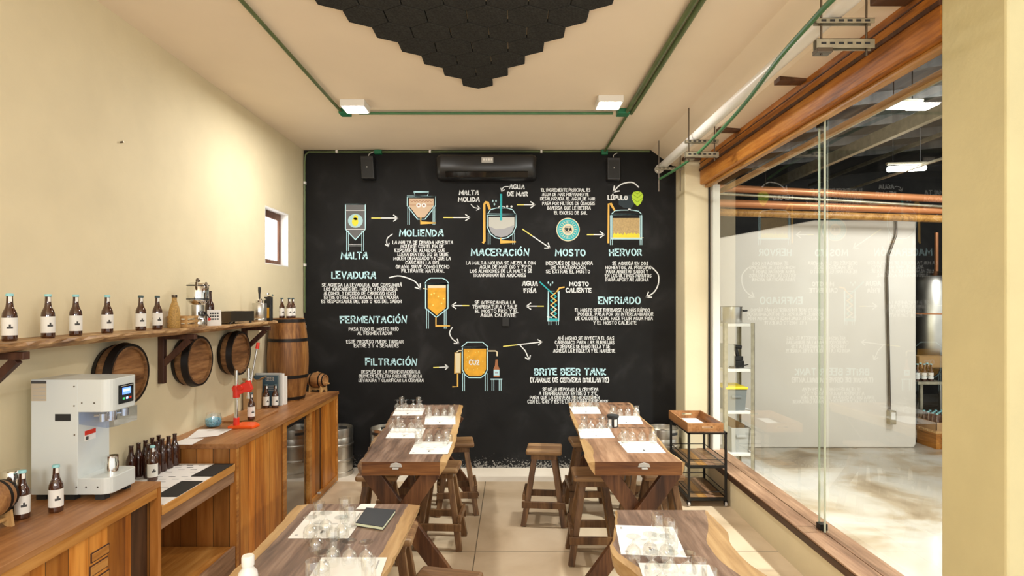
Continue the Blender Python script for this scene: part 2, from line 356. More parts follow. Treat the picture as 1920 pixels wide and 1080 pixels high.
class Proto:
    """the first placement moves the source itself, later ones copy it"""
    def __init__(s, root): s.root = root; s.used = False
    def __call__(s, loc, rz=0, label=None, group=None, scale=None):
        if not s.used:
            s.used = True; o = s.root; kids(o)
            for ch in o.children: kids(ch)
            s.src = o; o.location = loc; o.rotation_euler = (0, 0, rz)
            if scale: o.scale = scale if isinstance(scale, (tuple, list)) else (scale,) * 3
            if label: o['label'] = label
            if group: o['group'] = group
            return o
        c = dup(s.root, loc, rz, label, group, scale)
        if not scale: c.scale = (1, 1, 1)
        return c
def smoothpath(pts, k=6):
    """Catmull-Rom through pts"""
    P = [Vector(p) for p in pts]; out = []
    for i in range(len(P) - 1):
        p0, p1, p2, p3 = P[max(i - 1, 0)], P[i], P[i + 1], P[min(i + 2, len(P) - 1)]
        for j in range(k):
            t = j / k
            out.append(.5 * ((2 * p1) + (p2 - p0) * t + (2 * p0 - 5 * p1 + 4 * p2 - p3) * t * t + (3 * p1 - p0 - 3 * p2 + p3) * t ** 3))
    return out + [P[-1]]
ORD = ['leftmost', 'second', 'third', 'fourth', 'fifth', 'sixth', 'seventh', 'eighth', 'ninth', 'tenth', 'eleventh', 'twelfth']
# ================================================================== THE ROOM
XL, XG, YB, HT = -2.58, 2.19, 7.23, 3.93        # left wall, low wall under the glass, back wall, ceiling height
YN = -3.0
# floor
b = MB(); b.box(XL - .25, XG + .2, YN, 6.68, -.1, 0); struct(b.build('floor', 'floor'), 'beige polished concrete floor with thin straight joints')
b = MB(); b.box(XL - .25, XG + .2, 6.68, YB + .2, -.1, .0005); fs = b.build('floor_strip', 'floor_pale'); struct(fs, 'paler floor strip along the black back wall')  # strip coloured paler than the rest of the floor
# back wall with the chalk mural
b = MB(); b.box(XL - .25, 2.03, YB, YB + .2, 0, HT); wall_back = struct(b.build('wall_back', 'black_wall'), 'matte black back wall painted with a beer brewing diagram')
b = MB(); b.box(-1.6, 1.4, YB - .004, YB + .004, .0, .03)
# left wall with the small window opening
WY0, WY1, WZ0, WZ1 = 6.10, 6.74, 2.455, 3.065
b = MB()
b.box(XL - .25, XL, YN, WY0, 0, HT); b.box(XL - .25, XL, WY1, YB, 0, HT)
b.box(XL - .25, XL, WY0, WY1, 0, WZ0); b.box(XL - .25, XL, WY0, WY1, WZ1, HT)
struct(b.build('wall_left', 'cream'), 'cream plastered left wall')
win = thing('window_1', 'small brown wooden window let into the cream left wall', None, (XL - .09, (WY0 + WY1) / 2, (WZ0 + WZ1) / 2)); win['kind'] = 'structure'
b = MB(); f = .06
for (y0, y1, z0, z1) in ((WY0, WY1, WZ1 - f * 1.4, WZ1), (WY0, WY1, WZ0, WZ0 + f), (WY0, WY0 + f, WZ0 + f, WZ1 - f * 1.4), (WY1 - f, WY1, WZ0 + f, WZ1 - f * 1.4)):
    b.box(XL - .13, XL - .085, y0, y1, z0, z1)
b.build('window_frame', 'window_frame', win, .004, world=True)
b = MB(); b.box(XL - .118, XL - .108, WY0 + f, WY1 - f, WZ0 + f, WZ1 - f * 1.4); b.build('window_pane', 'sky_glow', win, world=True)
b = MB()
for (y0, y1, z0, z1) in ((WY0, WY1, WZ1 - .012, WZ1), (WY0, WY1, WZ0, WZ0 + .012), (WY1 - .012, WY1, WZ0 + .012, WZ1 - .012), (WY0, WY0 + .012, WZ0 + .012, WZ1 - .012)):
    b.box(XL - .085, XL - .001, y0, y1, z0, z1)
b.build('window_reveal', 'white', win, world=True)
# ceiling: flat, sloping down to the beam on the right
b = MB()
b.prism([(XL - .25, YN, HT), (1.72, YN, HT), (1.99, YN, 3.735), (2.22, YN, 3.715), (2.22, YN, 4.1), (XL - .25, YN, 4.1)], (0, YB + .2 - YN, 0))
struct(b.build('ceiling', 'ceil'), 'warm beige ceiling sloping down to the wooden beam')
# corner pillar, near column, low wall, sill, beam
b = MB(); b.box(2.03, 2.42, 6.86, YB + .2, 0, 4.1); struct(b.build('pillar_back', 'cream', bevel=.012), 'cream corner pillar carrying the far end of the wooden beam')
b = MB(); b.box(2.305, 2.32, 6.835, 6.862, .33, 3.42); struct(b.build('trim_1', 'black_metal'), 'thin dark joint strip on the corner pillar')
b = MB(); b.box(2.335, 2.42, 6.79, 6.862, .33, 3.42); struct(b.build('trim_2', 'white', bevel=.004), 'white upright trim at the far end of the glass')
b = MB(); b.box(XG, 3.4, 2.585, 2.98, -.05, 4.4); struct(b.build('pillar_front', 'olive', bevel=.012), 'olive cream column at the near end of the glass')
b = MB(); b.box(XG, 2.46, 2.98, 6.86, -.05, .275); struct(b.build('wall_right', 'cream', bevel=.01), 'low cream wall under the glass')
b = MB(); b.box(XG - .02, 2.27, 2.98, 6.86, .268, .325, 0); struct(b.build('trim_3', 'sill_dark', bevel=.005), 'dark front edge of the wooden window sill')
b = MB(); b.box(XG - .02, 2.325, 2.98, 6.86, .325, .338); b.box(2.335, 2.47, 2.98, 6.86, .275, .335); struct(b.build('trim_4', 'sill_wood', bevel=.003), 'worn wooden sill boards below the glass')
b = MB(); b.box(XG, 2.37, 2.98, 6.81, 3.42, 3.735)
beam = struct(b.build('ceiling_beam', 'beam', bevel=.01), 'heavy brown wooden beam above the glass wall')
b = MB(); b.box(XG - .012, XG + .01, 2.98, 6.81, 3.575, 3.60); b.box(XG - .006, XG + .006, 2.98, 6.81, 3.66, 3.668); b.build('moulding', 'bracket', beam, world=True)
b = MB(); b.box(2.25, 2.30, 2.98, 6.81, 3.385, 3.42); b.build('glazing_batten', 'beam_pale', beam, world=True, bevel=.004)
for i, y in enumerate((6.80, 5.65, 4.39, 3.20)):
    b = MB(); b.box(1.99, 2.19, y - .05, y + .05, 3.70, 3.742)
    tag(b.build('ceiling_bracket', 'sill_dark', bevel=.004, loc=(2.19, y, 3.70)), 'dark timber stub over the wooden beam, %s from the back wall' % ('nearest', 'second', 'third', 'fourth')[i], 'bracket', 'timber stubs over the beam')
# the glass wall: two panes meeting behind one another
for i, (y0, y1, x) in enumerate(((4.36, 6.79, 2.335), (2.985, 4.47, 2.352))):
    b = MB(); b.box(x - .005, x + .005, y0, y1, .335, 3.42)
    o = struct(b.build('window_%d' % (i + 2), 'pane'), ('far', 'near')[i] + ' clear pane of the glass wall on the right')
    ye = y0 if i == 0 else y1
    b = MB(); b.box(x - .0055, x + .0055, ye - .006, ye + .006, .335, 3.42); b.build('polished_edge', 'pane_edge', o, world=True)
    b = MB()
    for z in (.338, 3.375): b.box(2.315, 2.372, 4.385 + i * .03, 4.415 + i * .03, z, z + .045)
    b.build('glass_clip', 'black_metal', o, world=True)

# ================================================================== CEILING FITTINGS
# hexagon acoustic panels: pointy rows growing towards the viewer
HXW, HXP = .2625, .2275
XT, YT = ((897 - 960) * F and 0) or 0, 0
zh = 3.905
y_tip = F * (zh - HC) / (565 - 166.7)
x_tip = (897 - 960) * y_tip / F
first = None
cnt = 0
for row in range(9):
    yc = y_tip - HXW / math.sqrt(3) - row * HXP
    for k in range(row + 1):
        xc = x_tip + (k - row / 2) * HXW
        if yc < 2.6: continue
        if first is None:
            bm_ = MB(); s = HXW / math.sqrt(3) * .975
            poly = [(s * math.sin(math.pi / 3 * j), s * math.cos(math.pi / 3 * j), -.028) for j in range(6)]
            bm_.prism(poly, (0, 0, .028)); first = bm_.build('acoustic_panel', 'felt', bevel=.004); o = first
        else:
            o = first.copy(); COL.objects.link(o)
        o.location = (xc, yc, HT)
        rowname = 'in row %d from the tip' % (row + 1) if row else 'at the very tip'
        tag(o, 'charcoal hexagonal ceiling panel %s%s' % (rowname, '' if row == 0 else ', %s from left' % ('first' if k == 0 else ORD[k])), 'acoustic panel', 'hexagonal acoustic panels on the ceiling'); cnt += 1
# lamps
for i, (px, py, bx) in enumerate(((666, 207, -1), (1142, 200, 1))):
    x, y, z = onz(px, py, 3.86)
    t = thing('ceiling_lamp', 'square white ceiling lamp at the %s end of the green cross pipe' % ('left', 'right')[i], 'lamp', (x, y, HT), 0, 'square ceiling lamps')
    b = MB(); b.box(x - .115, x + .115, y - .115, y + .115, 3.868, HT); b.build('housing', 'white', t, .006, world=True)
    b = MB(); b.box(x - .098, x + .098, y - .098, y + .098, 3.862, 3.869); b.build('diffuser', 'lamp_on', t, world=True)
    d = bpy.data.lights.new('lamp_light', 'AREA'); d.energy = 30; d.size = .19; d.color = (1, .965, .91)
    lo = bpy.data.objects.new('lamp_light', d); COL.objects.link(lo); lo.location = (x, y, 3.855)
# green conduits
yl = onz(645, 212, 3.9)[1]
def pipe(name, pts, r, mat, label, cat, group=None, n=8): 
    b = MB(); b.tube(pts, r, n); return tag(b.build(name, mat, loc=tuple(pts[0])), label, cat, group)
xl_ = -1.66
pipe('conduit', [(xl_, 1.2, 3.905), (xl_, yl, 3.905)], .014, 'green_dull', 'green pipe running along the left side of the ceiling', 'pipe', 'green ceiling pipes')
pipe('conduit', [(-1.5, yl + .02, 3.905), (.99, yl + .02, 3.905)], .014, 'green', 'green pipe crossing the ceiling between the two lamps', 'pipe', 'green ceiling pipes')
pipe('conduit', [(1.115, 1.2, 3.90), (1.115, yl, 3.90)], .019, 'green_dull', 'left one of the paired green pipes on the ceiling', 'pipe', 'green ceiling pipes')
pipe('conduit', [(1.165, 1.2, 3.90), (1.165, yl, 3.90)], .019, 'green_dull', 'right one of the paired green pipes on the ceiling', 'pipe', 'green ceiling pipes')
pipe('conduit', [(1.14, yl, 3.905), (1.14, YB - .02, 3.905)], .014, 'green_dull', 'single green pipe from the right lamp to the back wall', 'pipe', 'green ceiling pipes')
pipe('conduit', [(XL + .02, YB - .02, 1.92), (XL + .02, YB - .02, 3.78)], .011, 'green_dull', 'thin green pipe up the left edge of the black wall', 'pipe', 'green ceiling pipes')
pipe('conduit', [(XL + .02, YB - .02, 3.78), (XL + .03, YB - .02, 3.87), (XL + .07, YB - .02, 3.905)] + [(1.70, YB - .02, 3.912)], .011, 'green_dull', 'thin green pipe along the top edge of the black wall', 'pipe', 'green ceiling pipes')
def jbox(x, y, z, w, d, h, label, mat='green_box'):
    b = MB(); b.box(x - w / 2, x + w / 2, y - d / 2, y + d / 2, z - h, z); tag(b.build('junction_box', mat, bevel=.006, loc=(x, y, z)), label, 'junction box', 'electrical boxes')
jbox(-1.63, yl, HT, .10, .12, .05, 'green junction box beside the left ceiling lamp')
jbox(1.085, yl, HT, .12, .12, .05, 'green junction box beside the right ceiling lamp')
jbox(-1.65, YB - .03, 3.925, .09, .06, .05, 'green junction box above the left wall speaker')
jbox(1.14, YB - .03, 3.925, .08, .06, .06, 'green junction box above the right wall speaker')
x, y, z = ony(948, 604, YB); jbox(x, YB - .012, z + .05, .085, .024, .10, 'black blank wall plate among the mural text', 'black_matte')
# pipe clips on the back wall
for i, (px, py) in enumerate(((631, 283), (806, 283), (1015, 283), (571, 342), (571, 496), (571, 612))):
    x, y, z = ony(px, py, YB - .03); b = MB(); b.box(x - .012, x + .012, YB - .035, YB, z - .02, z + .012)
    tag(b.build('pipe_clip', 'white', loc=(x, YB, z)), 'white clip holding the thin green pipe, %s along it' % ('third from the corner', 'fourth from the corner', 'last at the right', 'second below the corner', 'third below the corner', 'lowest')[i], 'clip', 'pipe clips')
# hanging struts with the white drain pipe and the green hose
def hanger(y, lower, label, far=False):
    t = thing('pipe_hanger', label, 'hanger', (1.81, y, HT), 0, 'pipe hangers')
    zz = [3.605] + ([3.48] if lower else [])
    b = MB()
    for x in (1.71, 1.96):
        z1 = HT if x < 1.75 else 3.76
        b = MB(); b.tube([(x, y, z1), (x, y, (3.42 if lower else 3.34))], .006, 6); b.build('threaded_rod', 'dark_steel', t, world=True)
    for z in zz:
        b = MB(); h = .014 if z > 3.6 else .026
        b.box(1.675, 1.995, y - .02, y - .016, z - h, z + h); b.box(1.675, 1.995, y - .02, y + .02, z + h - .003, z + h); b.box(1.675, 1.995, y + .016, y + .02, z - h, z + h)
        for k in range(6): b.box(1.70 + k * .048, 1.728 + k * .048, y - .021, y - .0195, z - .006, z + .006, 1)
        b.build('strut', ['galv', 'black_matte'], t, world=True)
    if lower:
        b = MB(); b.box(1.675, 1.76, y - .03, y + .03, 3.427, 3.453); b.build('clamp', 'dark_steel', t, .003, world=True)
hanger(6.80, False, 'farthest galvanised pipe hanger, beside the black wall')
hanger(5.65, True, 'middle galvanised pipe hanger with two struts')
hanger(3.23, True, 'nearest galvanised pipe hanger, with two struts over the front right table')
b = MB(); b.tube([(1.80, 1.2, 3.668), (1.79, 7.10, 3.668)], .046, 16); dp = tag(b.build('drain_pipe', 'white_pipe', loc=(1.8, 1.2, 3.668)), 'thick white pipe hung under the ceiling on struts', 'pipe')
b = MB(); b.tube([(1.79, 7.06, 3.668), (1.79, 7.12, 3.668)], .052, 16); b.build('end_cap', 'white_pipe', dp, world=True)
b = MB(); b.tube(smoothpath([(1.55, 2.2, 3.53), (1.56, 2.83, 3.53), (1.57, 3.05, 3.527), (1.605, 3.514, 3.52), (1.713, 4.26, 3.52), (1.78, 5.0, 3.515), (1.795, 5.65, 3.49), (1.77, 6.2, 3.48), (1.71, 6.75, 3.475)]), .014, 8)
tag(b.build('hose', 'green', loc=(1.71, 6.75, 3.475)), 'green hose sagging below the white ceiling pipe', 'hose')

# ================================================================== BACK WALL FITTINGS
ac = thing('air_conditioner', 'black wall-mounted air conditioner under the ceiling on the black wall', 'air conditioner', (-.31, YB, 3.48))
b = MB(); x0, x1 = -.915, .30
prof = [(YB, 3.83), (YB - .19, 3.83), (YB - .225, 3.80), (YB - .235, 3.70), (YB - .225, 3.62), (YB - .18, 3.56), (YB - .10, 3.54), (YB, 3.54)]
n = len(prof)
def acring(x, k): return [(x, YB + (p[0] - YB) * k, 3.68 + (p[1] - 3.68) * k) for p in prof]
rings = [acring(x0, .80), acring(x0 + .02, .93), acring(x0 + .06, 1), acring(x1 - .06, 1), acring(x1 - .02, .93), acring(x1, .80)]
b.add([p for r in rings for p in r], [(i * n + j, i * n + (j + 1) % n, (i + 1) * n + (j + 1) % n, (i + 1) * n + j) for i in range(5) for j in range(n)] + [tuple(range(n)), tuple(range(5 * n, 6 * n))[::-1]], 0, True)
b.build('casing', 'black_plastic', ac, world=True)
b = MB(); b.prism([(-.80, YB - .228, 3.622), (-.80, YB - .236, 3.612), (-.80, YB - .20, 3.555), (-.80, YB - .185, 3.56)], (.99, 0, 0)); b.build('louvre', 'black_gloss', ac, world=True)
b = MB(); b.box(-.365, -.225, YB - .245, YB - .232, 3.72, 3.785, 0)
for k in range(4): b.box(-.345 + k * .03, -.325 + k * .03, YB - .247, YB - .244, 3.745, 3.77, 1)
b.build('sticker', ['silver_sticker', 'white'], ac, .002, world=True)
def speaker(px0, px1, py0, py1, label, lean):
    y = YB - .16; x0, _, z1 = ony(px0, py0, y); x1, _, z0 = ony(px1, py1, y)
    t = thing('speaker', label, 'speaker', ((x0 + x1) / 2, YB, z0), 0, 'black wall speakers')
    b = MB(); w_ = x1 - x0
    b.prism([(x0, y, z1), (x1 - lean, y, z1), (x1, y + .02, z0), (x0 + lean, y + .02, z0)], (0, .13, 0)); b.build('cabinet', 'black_plastic', t, .008, world=True)
    b = MB(); b.prism([(x0 + .015, y - .006, z1 - .035), (x1 - lean - .015, y - .006, z1 - .035), (x1 - .015, y + .012, z0 + .02), (x0 + lean + .01, y + .012, z0 + .02)], (0, .008, 0)); b.build('grille', 'black_matte', t, world=True)
    b = MB(); b.box((x0 + x1) / 2 - .006, (x0 + x1) / 2 + .006, y - .009, y, z0 + .13, z0 + .142); b.build('badge', 'silver_sticker', t, world=True)
    b = MB(); b.box((x0 + x1) / 2 - .03, (x0 + x1) / 2 + .03, y + .12, YB, z0 + .1, z0 + .18); b.build('mount', 'black_metal', t, world=True)
    b = MB(); cx = (x0 + x1) / 2; b.tube(smoothpath([(cx, YB - .1, z1 - .01), (cx + .005, YB - .08, z1 + .035), (cx + .02, YB - .05, z1 + .06), (cx + .06, YB - .03, z1 + .085)], 4), .005, 6); b.build('cable', 'white_pipe', t, world=True)
speaker(675, 701, 292, 334, 'black wall speaker left of the air conditioner', .012)
speaker(1139, 1164, 295, 336, 'black wall speaker right of the air conditioner', .004)

b = MB(); b.tube([(XL, onx(226, 267, XL)[1], onx(226, 267, XL)[2]), (XL + .02, onx(226, 267, XL)[1], onx(226, 267, XL)[2] + .004)], .006, 6); tag(b.build('nail', 'dark_steel', loc=(XL, onx(226, 267, XL)[1], onx(226, 267, XL)[2])), 'small dark nail in the bare cream left wall', 'nail')
# ================================================================== THE PAINTED MURAL (paint on the back wall: parts of it)
MATS['blackboard_paint'].node_tree.nodes['Principled BSDF'].inputs['Specular IOR Level'].default_value = .25
M['chalk'] = plain('chalk_white_paint', (.78, .81, .82), .8); M['chalk_blue'] = plain('pale_blue_paint', (.50, .78, .86), .8)
M['chalk_yellow'] = plain('yellow_paint', (.80, .72, .18), .8); M['p_orange'] = plain('amber_paint', (.72, .37, .03), .8, noise=.12, nscale=14)
M['p_pipe'] = plain('ochre_paint', (.78, .47, .10), .8); M['p_tan'] = plain('tan_paint', (.62, .46, .32), .8); M['p_malt'] = plain('wort_paint', (.50, .36, .17), .8, noise=.15, nscale=60)
M['p_grey'] = plain('grey_paint', (.13, .13, .135), .8); M['p_lgrey'] = plain('pale_grey_paint', (.55, .56, .52), .8); M['p_mgrey'] = plain('blue_grey_paint', (.36, .37, .40), .8)
M['p_teal'] = plain('teal_paint', (.03, .42, .46), .8); M['p_lblue'] = plain('light_blue_paint', (.40, .62, .66), .8); M['p_lime'] = plain('lime_paint', (.50, .72, .05), .8)
M['p_flame'] = plain('flame_paint', (.80, .70, .05), .8); M['p_dkteal'] = plain('dark_slate_paint', (.025, .04, .05), .8); M['p_black'] = plain('mural_black', (.01, .01, .01), .8); M['p_cream'] = plain('cream_paint', (.75, .66, .45), .8); M['p_lime_dk'] = plain('dark_lime_paint', (.22, .40, .02), .8)
M['p_bottle'] = plain('mural_brown', (.35, .14, .06), .8)
def P(s): return [[tuple(float(v) for v in p.split(',')) for p in st.split()] for st in s.split('|')]
GL = {
'A': (.62, "0,0 .28,1 .34,1 .62,0|.1,.36 .52,.36"), 'B': (.54, "0,0 0,1 .33,1 .47,.88 .45,.65 .32,.54 0,.54|.32,.54 .53,.42 .54,.18 .4,.02 0,0"),
'C': (.54, ".54,.86 .4,1 .18,.96 .03,.72 .02,.35 .14,.08 .33,0 .54,.13"), 'D': (.57, "0,0 0,1 .28,.97 .5,.78 .57,.48 .47,.17 .27,.02 0,0"),
'E': (.46, ".46,1 0,1 0,0 .46,0|0,.52 .38,.52"), 'F': (.46, ".46,1 0,1 0,0|0,.52 .38,.52"),
'G': (.58, ".55,.86 .4,1 .18,.96 .03,.72 .02,.35 .14,.08 .35,0 .55,.12 .57,.42 .34,.42"), 'H': (.56, "0,0 0,1|.56,0 .56,1|0,.5 .56,.5"),
'I': (.06, ".03,0 .03,1"), 'i': (.08, ".04,0 .04,.62|.03,.86 .05,.94"), 'K': (.52, "0,0 0,1|.5,1 0,.45 .52,0"), 'J': (.42, ".42,1 .42,.25 .3,.03 .14,.02 0,.2"), 'L': (.42, "0,1 0,0 .42,0"),
'M': (.76, "0,0 .1,1 .38,.3 .66,1 .76,0"), 'N': (.58, "0,0 .02,1 .55,0 .58,1"), 'O': (.60, ".3,1 .1,.88 .01,.6 .03,.28 .18,.03 .36,0 .54,.18 .6,.52 .52,.84 .3,1"),
'P': (.5, "0,0 0,1 .34,1 .5,.86 .48,.6 .33,.47 0,.46"), 'Q': (.6, ".3,1 .1,.88 .01,.6 .03,.28 .18,.03 .36,0 .54,.18 .6,.52 .52,.84 .3,1|.36,.25 .62,-.05"),
'R': (.54, "0,0 0,1 .34,1 .49,.86 .47,.62 .33,.5 0,.5|.26,.5 .54,0"), 'S': (.48, ".46,.88 .33,1 .13,.97 .03,.8 .1,.6 .36,.45 .47,.27 .4,.06 .2,0 0,.12"),
'T': (.56, "0,1 .56,1|.28,1 .28,0"), 'U': (.56, "0,1 .02,.25 .14,.03 .34,0 .5,.12 .55,.4 .56,1"), 'V': (.58, "0,1 .28,0 .58,1"), 'X': (.54, "0,1 .54,0|.54,1 0,0"),
'Y': (.56, "0,1 .28,.5 .56,1|.28,.5 .26,0"), 'Z': (.52, "0,1 .52,1 0,0 .52,0"),
'0': (.5, ".25,1 .06,.85 0,.5 .07,.13 .25,0 .43,.15 .5,.5 .43,.87 .25,1"), '2': (.48, "0,.78 .12,.97 .33,1 .46,.82 .4,.58 0,0 .48,0"), '3': (.46, "0,.95 .42,1 .2,.58 .42,.45 .44,.18 .24,0 0,.1"),
'4': (.5, ".35,0 .35,1 0,.35 .5,.35"), '6': (.48, ".4,.98 .14,.75 .01,.35 .12,.03 .34,.01 .47,.22 .38,.46 .16,.48 .03,.32"), '7': (.46, "0,1 .46,1 .14,0"), '8': (.48, ".24,1 .07,.88 .1,.64 .4,.4 .45,.15 .24,0 .04,.15 .1,.4 .38,.62 .42,.87 .24,1"),
'9': (.46, ".43,.62 .28,.48 .08,.55 .03,.8 .18,1 .38,.95 .44,.72 .36,0"), '(': (.2, ".2,1.1 .04,.75 .02,.3 .18,-.1"), ')': (.2, "0,1.1 .16,.75 .18,.3 .02,-.1"),
'.': (.08, ".02,0 .06,.04"), ',': (.1, ".07,.06 .02,-.14"), '%': (.6, "0,0 .6,1|.12,.98 .02,.82 .14,.66 .24,.82 .12,.98|.48,.34 .38,.18 .5,.02 .6,.18 .48,.34"), '°': (.2, ".1,1.02 .0,.88 .1,.74 .2,.88 .1,1.02"),
}
ACC = {'Á': 'A', 'É': 'E', 'Í': 'I', 'Ó': 'O', 'Ú': 'U'}
def ribbon(mb, pts, hw, y, mi):
    """flat painted stroke; pts are wall points (x, z)"""
    n = len(pts); V = [Vector(p) for p in pts]; L = []; Rr = []
    for i in range(n):
        a = V[max(i - 1, 0)]; c = V[min(i + 1, n - 1)]; d = (c - a)
        d = d.normalized() if d.length > 1e-9 else Vector((1, 0)); nn = Vector((-d.y, d.x)); k = hw
        if 0 < i < n - 1:
            d1 = (V[i] - V[i - 1]).normalized(); cs = max(.45, abs(d1.dot(d))); k = hw / cs
        p = V[i]
        if i == 0: p = p - d * hw * .7
        if i == n - 1: p = p + d * hw * .7
        L.append(p + nn * k); Rr.append(p - nn * k)
    vs = [(p.x, y, p.y) for p in L] + [(p.x, y, p.y) for p in Rr]
    mb.add(vs, [(i, i + 1, n + i + 1, n + i) for i in range(n - 1)], mi)
class Paint:
    """px coordinates of the photographed wall mapped on to the wall plane"""
    def __init__(s, mats): s.mb = MB(); s.mb.keepn = True; s.mats = list(mats)
    def wp(s, p): x, y, z = ony(p[0], p[1], YB); return (x, z)
    def line(s, pts, wpx, mat, layer=2, curve=False, closed=False):
        if curve: pts = [(v.x, v.y) for v in smoothpath([(p[0], p[1], 0) for p in pts], 5)]
        if closed: pts = list(pts) + [pts[0], pts[1]]
        ribbon(s.mb, [s.wp(p) for p in pts], wpx / 2 * YB / F, YB - .0012 - layer * .0006, s.mats.index(mat)); return s
    def fill(s, pts, mat, layer=1):
        y = YB - .0012 - layer * .0006; s.mb.add([(p[0], y, p[1]) for p in map(s.wp, pts)], [tuple(range(len(pts)))], s.mats.index(mat)); return s
    def disc(s, c, rx, ry, mat, layer=1, n=24): return s.fill([(c[0] + rx * math.cos(2 * math.pi * i / n), c[1] + ry * math.sin(2 * math.pi * i / n)) for i in range(n)], mat, layer)
    def text(s, txt, x0, x1, base, h, wpx, mat, layer=2, jit=.5):
        rnd = random.Random(txt); pos = []; x = 0
        for ch in txt:
            if ch == ' ': x += .42; continue
            g = ACC.get(ch, ch); wd = GL[g][0]; pos.append((ch, g, x, wd)); x += wd + .25
        k = (x1 - x0) / (x - .25)
        for ch, g, gx, wd in pos:
            dy = rnd.uniform(-jit, jit) * h * .06; tl = rnd.uniform(-.05, .05); sc = rnd.uniform(.94, 1.06)
            for st in P(GL[g][1]):
                s.line([(x0 + (gx + u * sc) * k + tl * v * h, base - v * h * sc + dy) for u, v in st], wpx, mat, layer)
            if ch in ACC: m = gx + wd / 2; s.line([(x0 + (m - .02) * k, base - 1.14 * h), (x0 + (m + .14) * k, base - 1.36 * h)], wpx, mat, layer)
        return s
    def arrow(s, pts, wpx, mat='chalk', head=9, tip=None, curve=False):
        s.line(pts, wpx, mat, 2, curve); a, c = Vector(pts[-2]), Vector(pts[-1]); d = (c - a).normalized(); nn = Vector((-d.y, d.x))
        if curve and len(pts) > 2: pass
        for sg in (1, -1): s.line([tuple(c - d * head + nn * sg * head * .72), tuple(c)], wpx, mat, 2)
        return s
    def done(s, name, label):
        o = s.mb.build(name, s.mats, wall_back, world=True); o['label'] = label; return o
def conv(ox, oy, k): return lambda x, y: (ox + x / k, oy + y / k)
c2, c3, cc4, c5 = conv(560, 270, 4.32), conv(840, 270, 4.3205), conv(580, 490, 4.0), conv(830, 490, 4.0)
def block(name, cv, lines, h, wpx, mat, label):
    p = Paint([mat])
    for t, x0, x1, base in lines:
        a = cv(x0, base); c = cv(x1, base); p.text(t, a[0], c[0], a[1], h, wpx, mat)
    return p.done(name, label)
for t, cv, x0, x1, base in (('MALTA', c2, 345, 553, 931), ('MOLiENDA', c2, 818, 1168, 746), ('MACERACiÓN', c3, 190, 652, 903), ('MOSTO', c3, 872, 1112, 905), ('HERVOR', c3, 1310, 1567, 903),
        ('LEVADURA', cc4, 170, 495, 127), ('FERMENTACiÓN', cc4, 237, 727, 461), ('FiLTRACiÓN', cc4, 425, 803, 777), ('ENFRiADO', c5, 1170, 1480, 317), ('BRiTE BEER TANK', c5, 690, 1222, 851)):
    p = Paint(['chalk_blue']); a = cv(x0, base); c = cv(x1, base); p.text(t, a[0], c[0], a[1], 11.6, 2.5, 'chalk_blue')
    p.done('heading_lettering', 'pale blue hand-painted heading ' + t.upper())
PW = 1.12
block('paragraph_lettering', c2, [("LA MALTA DE CEBADA NECESITA", 762, 1248, 810), ("MOLERSE CON EL FIN DE", 828, 1172, 841), ("EXPONER EL ALMIDON QUE", 780, 1183, 874), ("LLEVA DENTRO, NO SE DEBE", 803, 1210, 907), ("MOLER DEMASIADO YA QUE LA", 770, 1230, 940), ("CASCARILLA DEL", 865, 1145, 974), ("GRANO SIRVE COMO LECHO", 788, 1218, 1007), ("FILTRANTE NATURAL", 835, 1180, 1040)], 5.7, PW, 'chalk', 'white paragraph under the heading MOLIENDA')
block('caption_lettering', c3, [("MALTA", 92, 245, 412), ("MOLiDA", 85, 252, 466)], 7.6, 1.9, 'chalk', 'white caption MALTA MOLIDA')
block('caption_lettering', c3, [("AGUA", 497, 617, 364), ("DE MAR", 483, 642, 421)], 7.4, 1.9, 'chalk', 'white caption AGUA DE MAR')
block('caption_lettering', c3, [("LÚPULO", 1297, 1452, 452)], 7.8, 2.2, 'chalk', 'white caption LUPULO')
block('paragraph_lettering', c3, [("EL INGREDIENTE PRINCIPAL ES", 757, 1152, 386), ("AGUA DE MAR PREVIAMENTE", 763, 1138, 421), ("DESALINIZADA. EL AGUA DE MAR", 750, 1190, 457), ("PASA POR FILTROS DE ÓSMOSIS", 765, 1187, 494), ("INVERSA QUE LE RETIRA", 806, 1153, 532), ("EL EXCESO DE SAL", 862, 1125, 570)], 5.7, PW, 'chalk', 'white paragraph on sea water above MOSTO')
block('paragraph_lettering', c3, [("LA MALTA MOLIDA SE MEZCLA CON", 147, 710, 976), ("AGUA DE MAR (60 Y 70°C)", 257, 675, 1009), ("LOS ALMIDONES DE LA MALTA SE", 180, 678, 1042), ("TRANFORMAN EN AZÚCARES", 205, 630, 1076)], 5.7, PW, 'chalk', 'white paragraph under the heading MACERACION')
block('paragraph_lettering', c3, [("DESPUÉS DE UNA HORA", 795, 1170, 979), ("DE MACERACIÓN", 835, 1115, 1012), ("SE EXTRAE EL MOSTO", 795, 1150, 1046)], 5.9, PW, 'chalk', 'white paragraph under the heading MOSTO')
block('paragraph_lettering', c3, [("SE AGREGA EN DOS", 1332, 1620, 980), ("MOMENTOS, AL PRINCIPIO", 1275, 1645, 1013), ("PARA APORTAR SABOR Y", 1283, 1618, 1047), ("EN LOS ÚLTIMOS MINUTOS", 1275, 1645, 1079), ("PARA APORTAR AROMA", 1278, 1622, 1112)], 5.7, PW, 'chalk', 'white paragraph under the heading HERVOR')
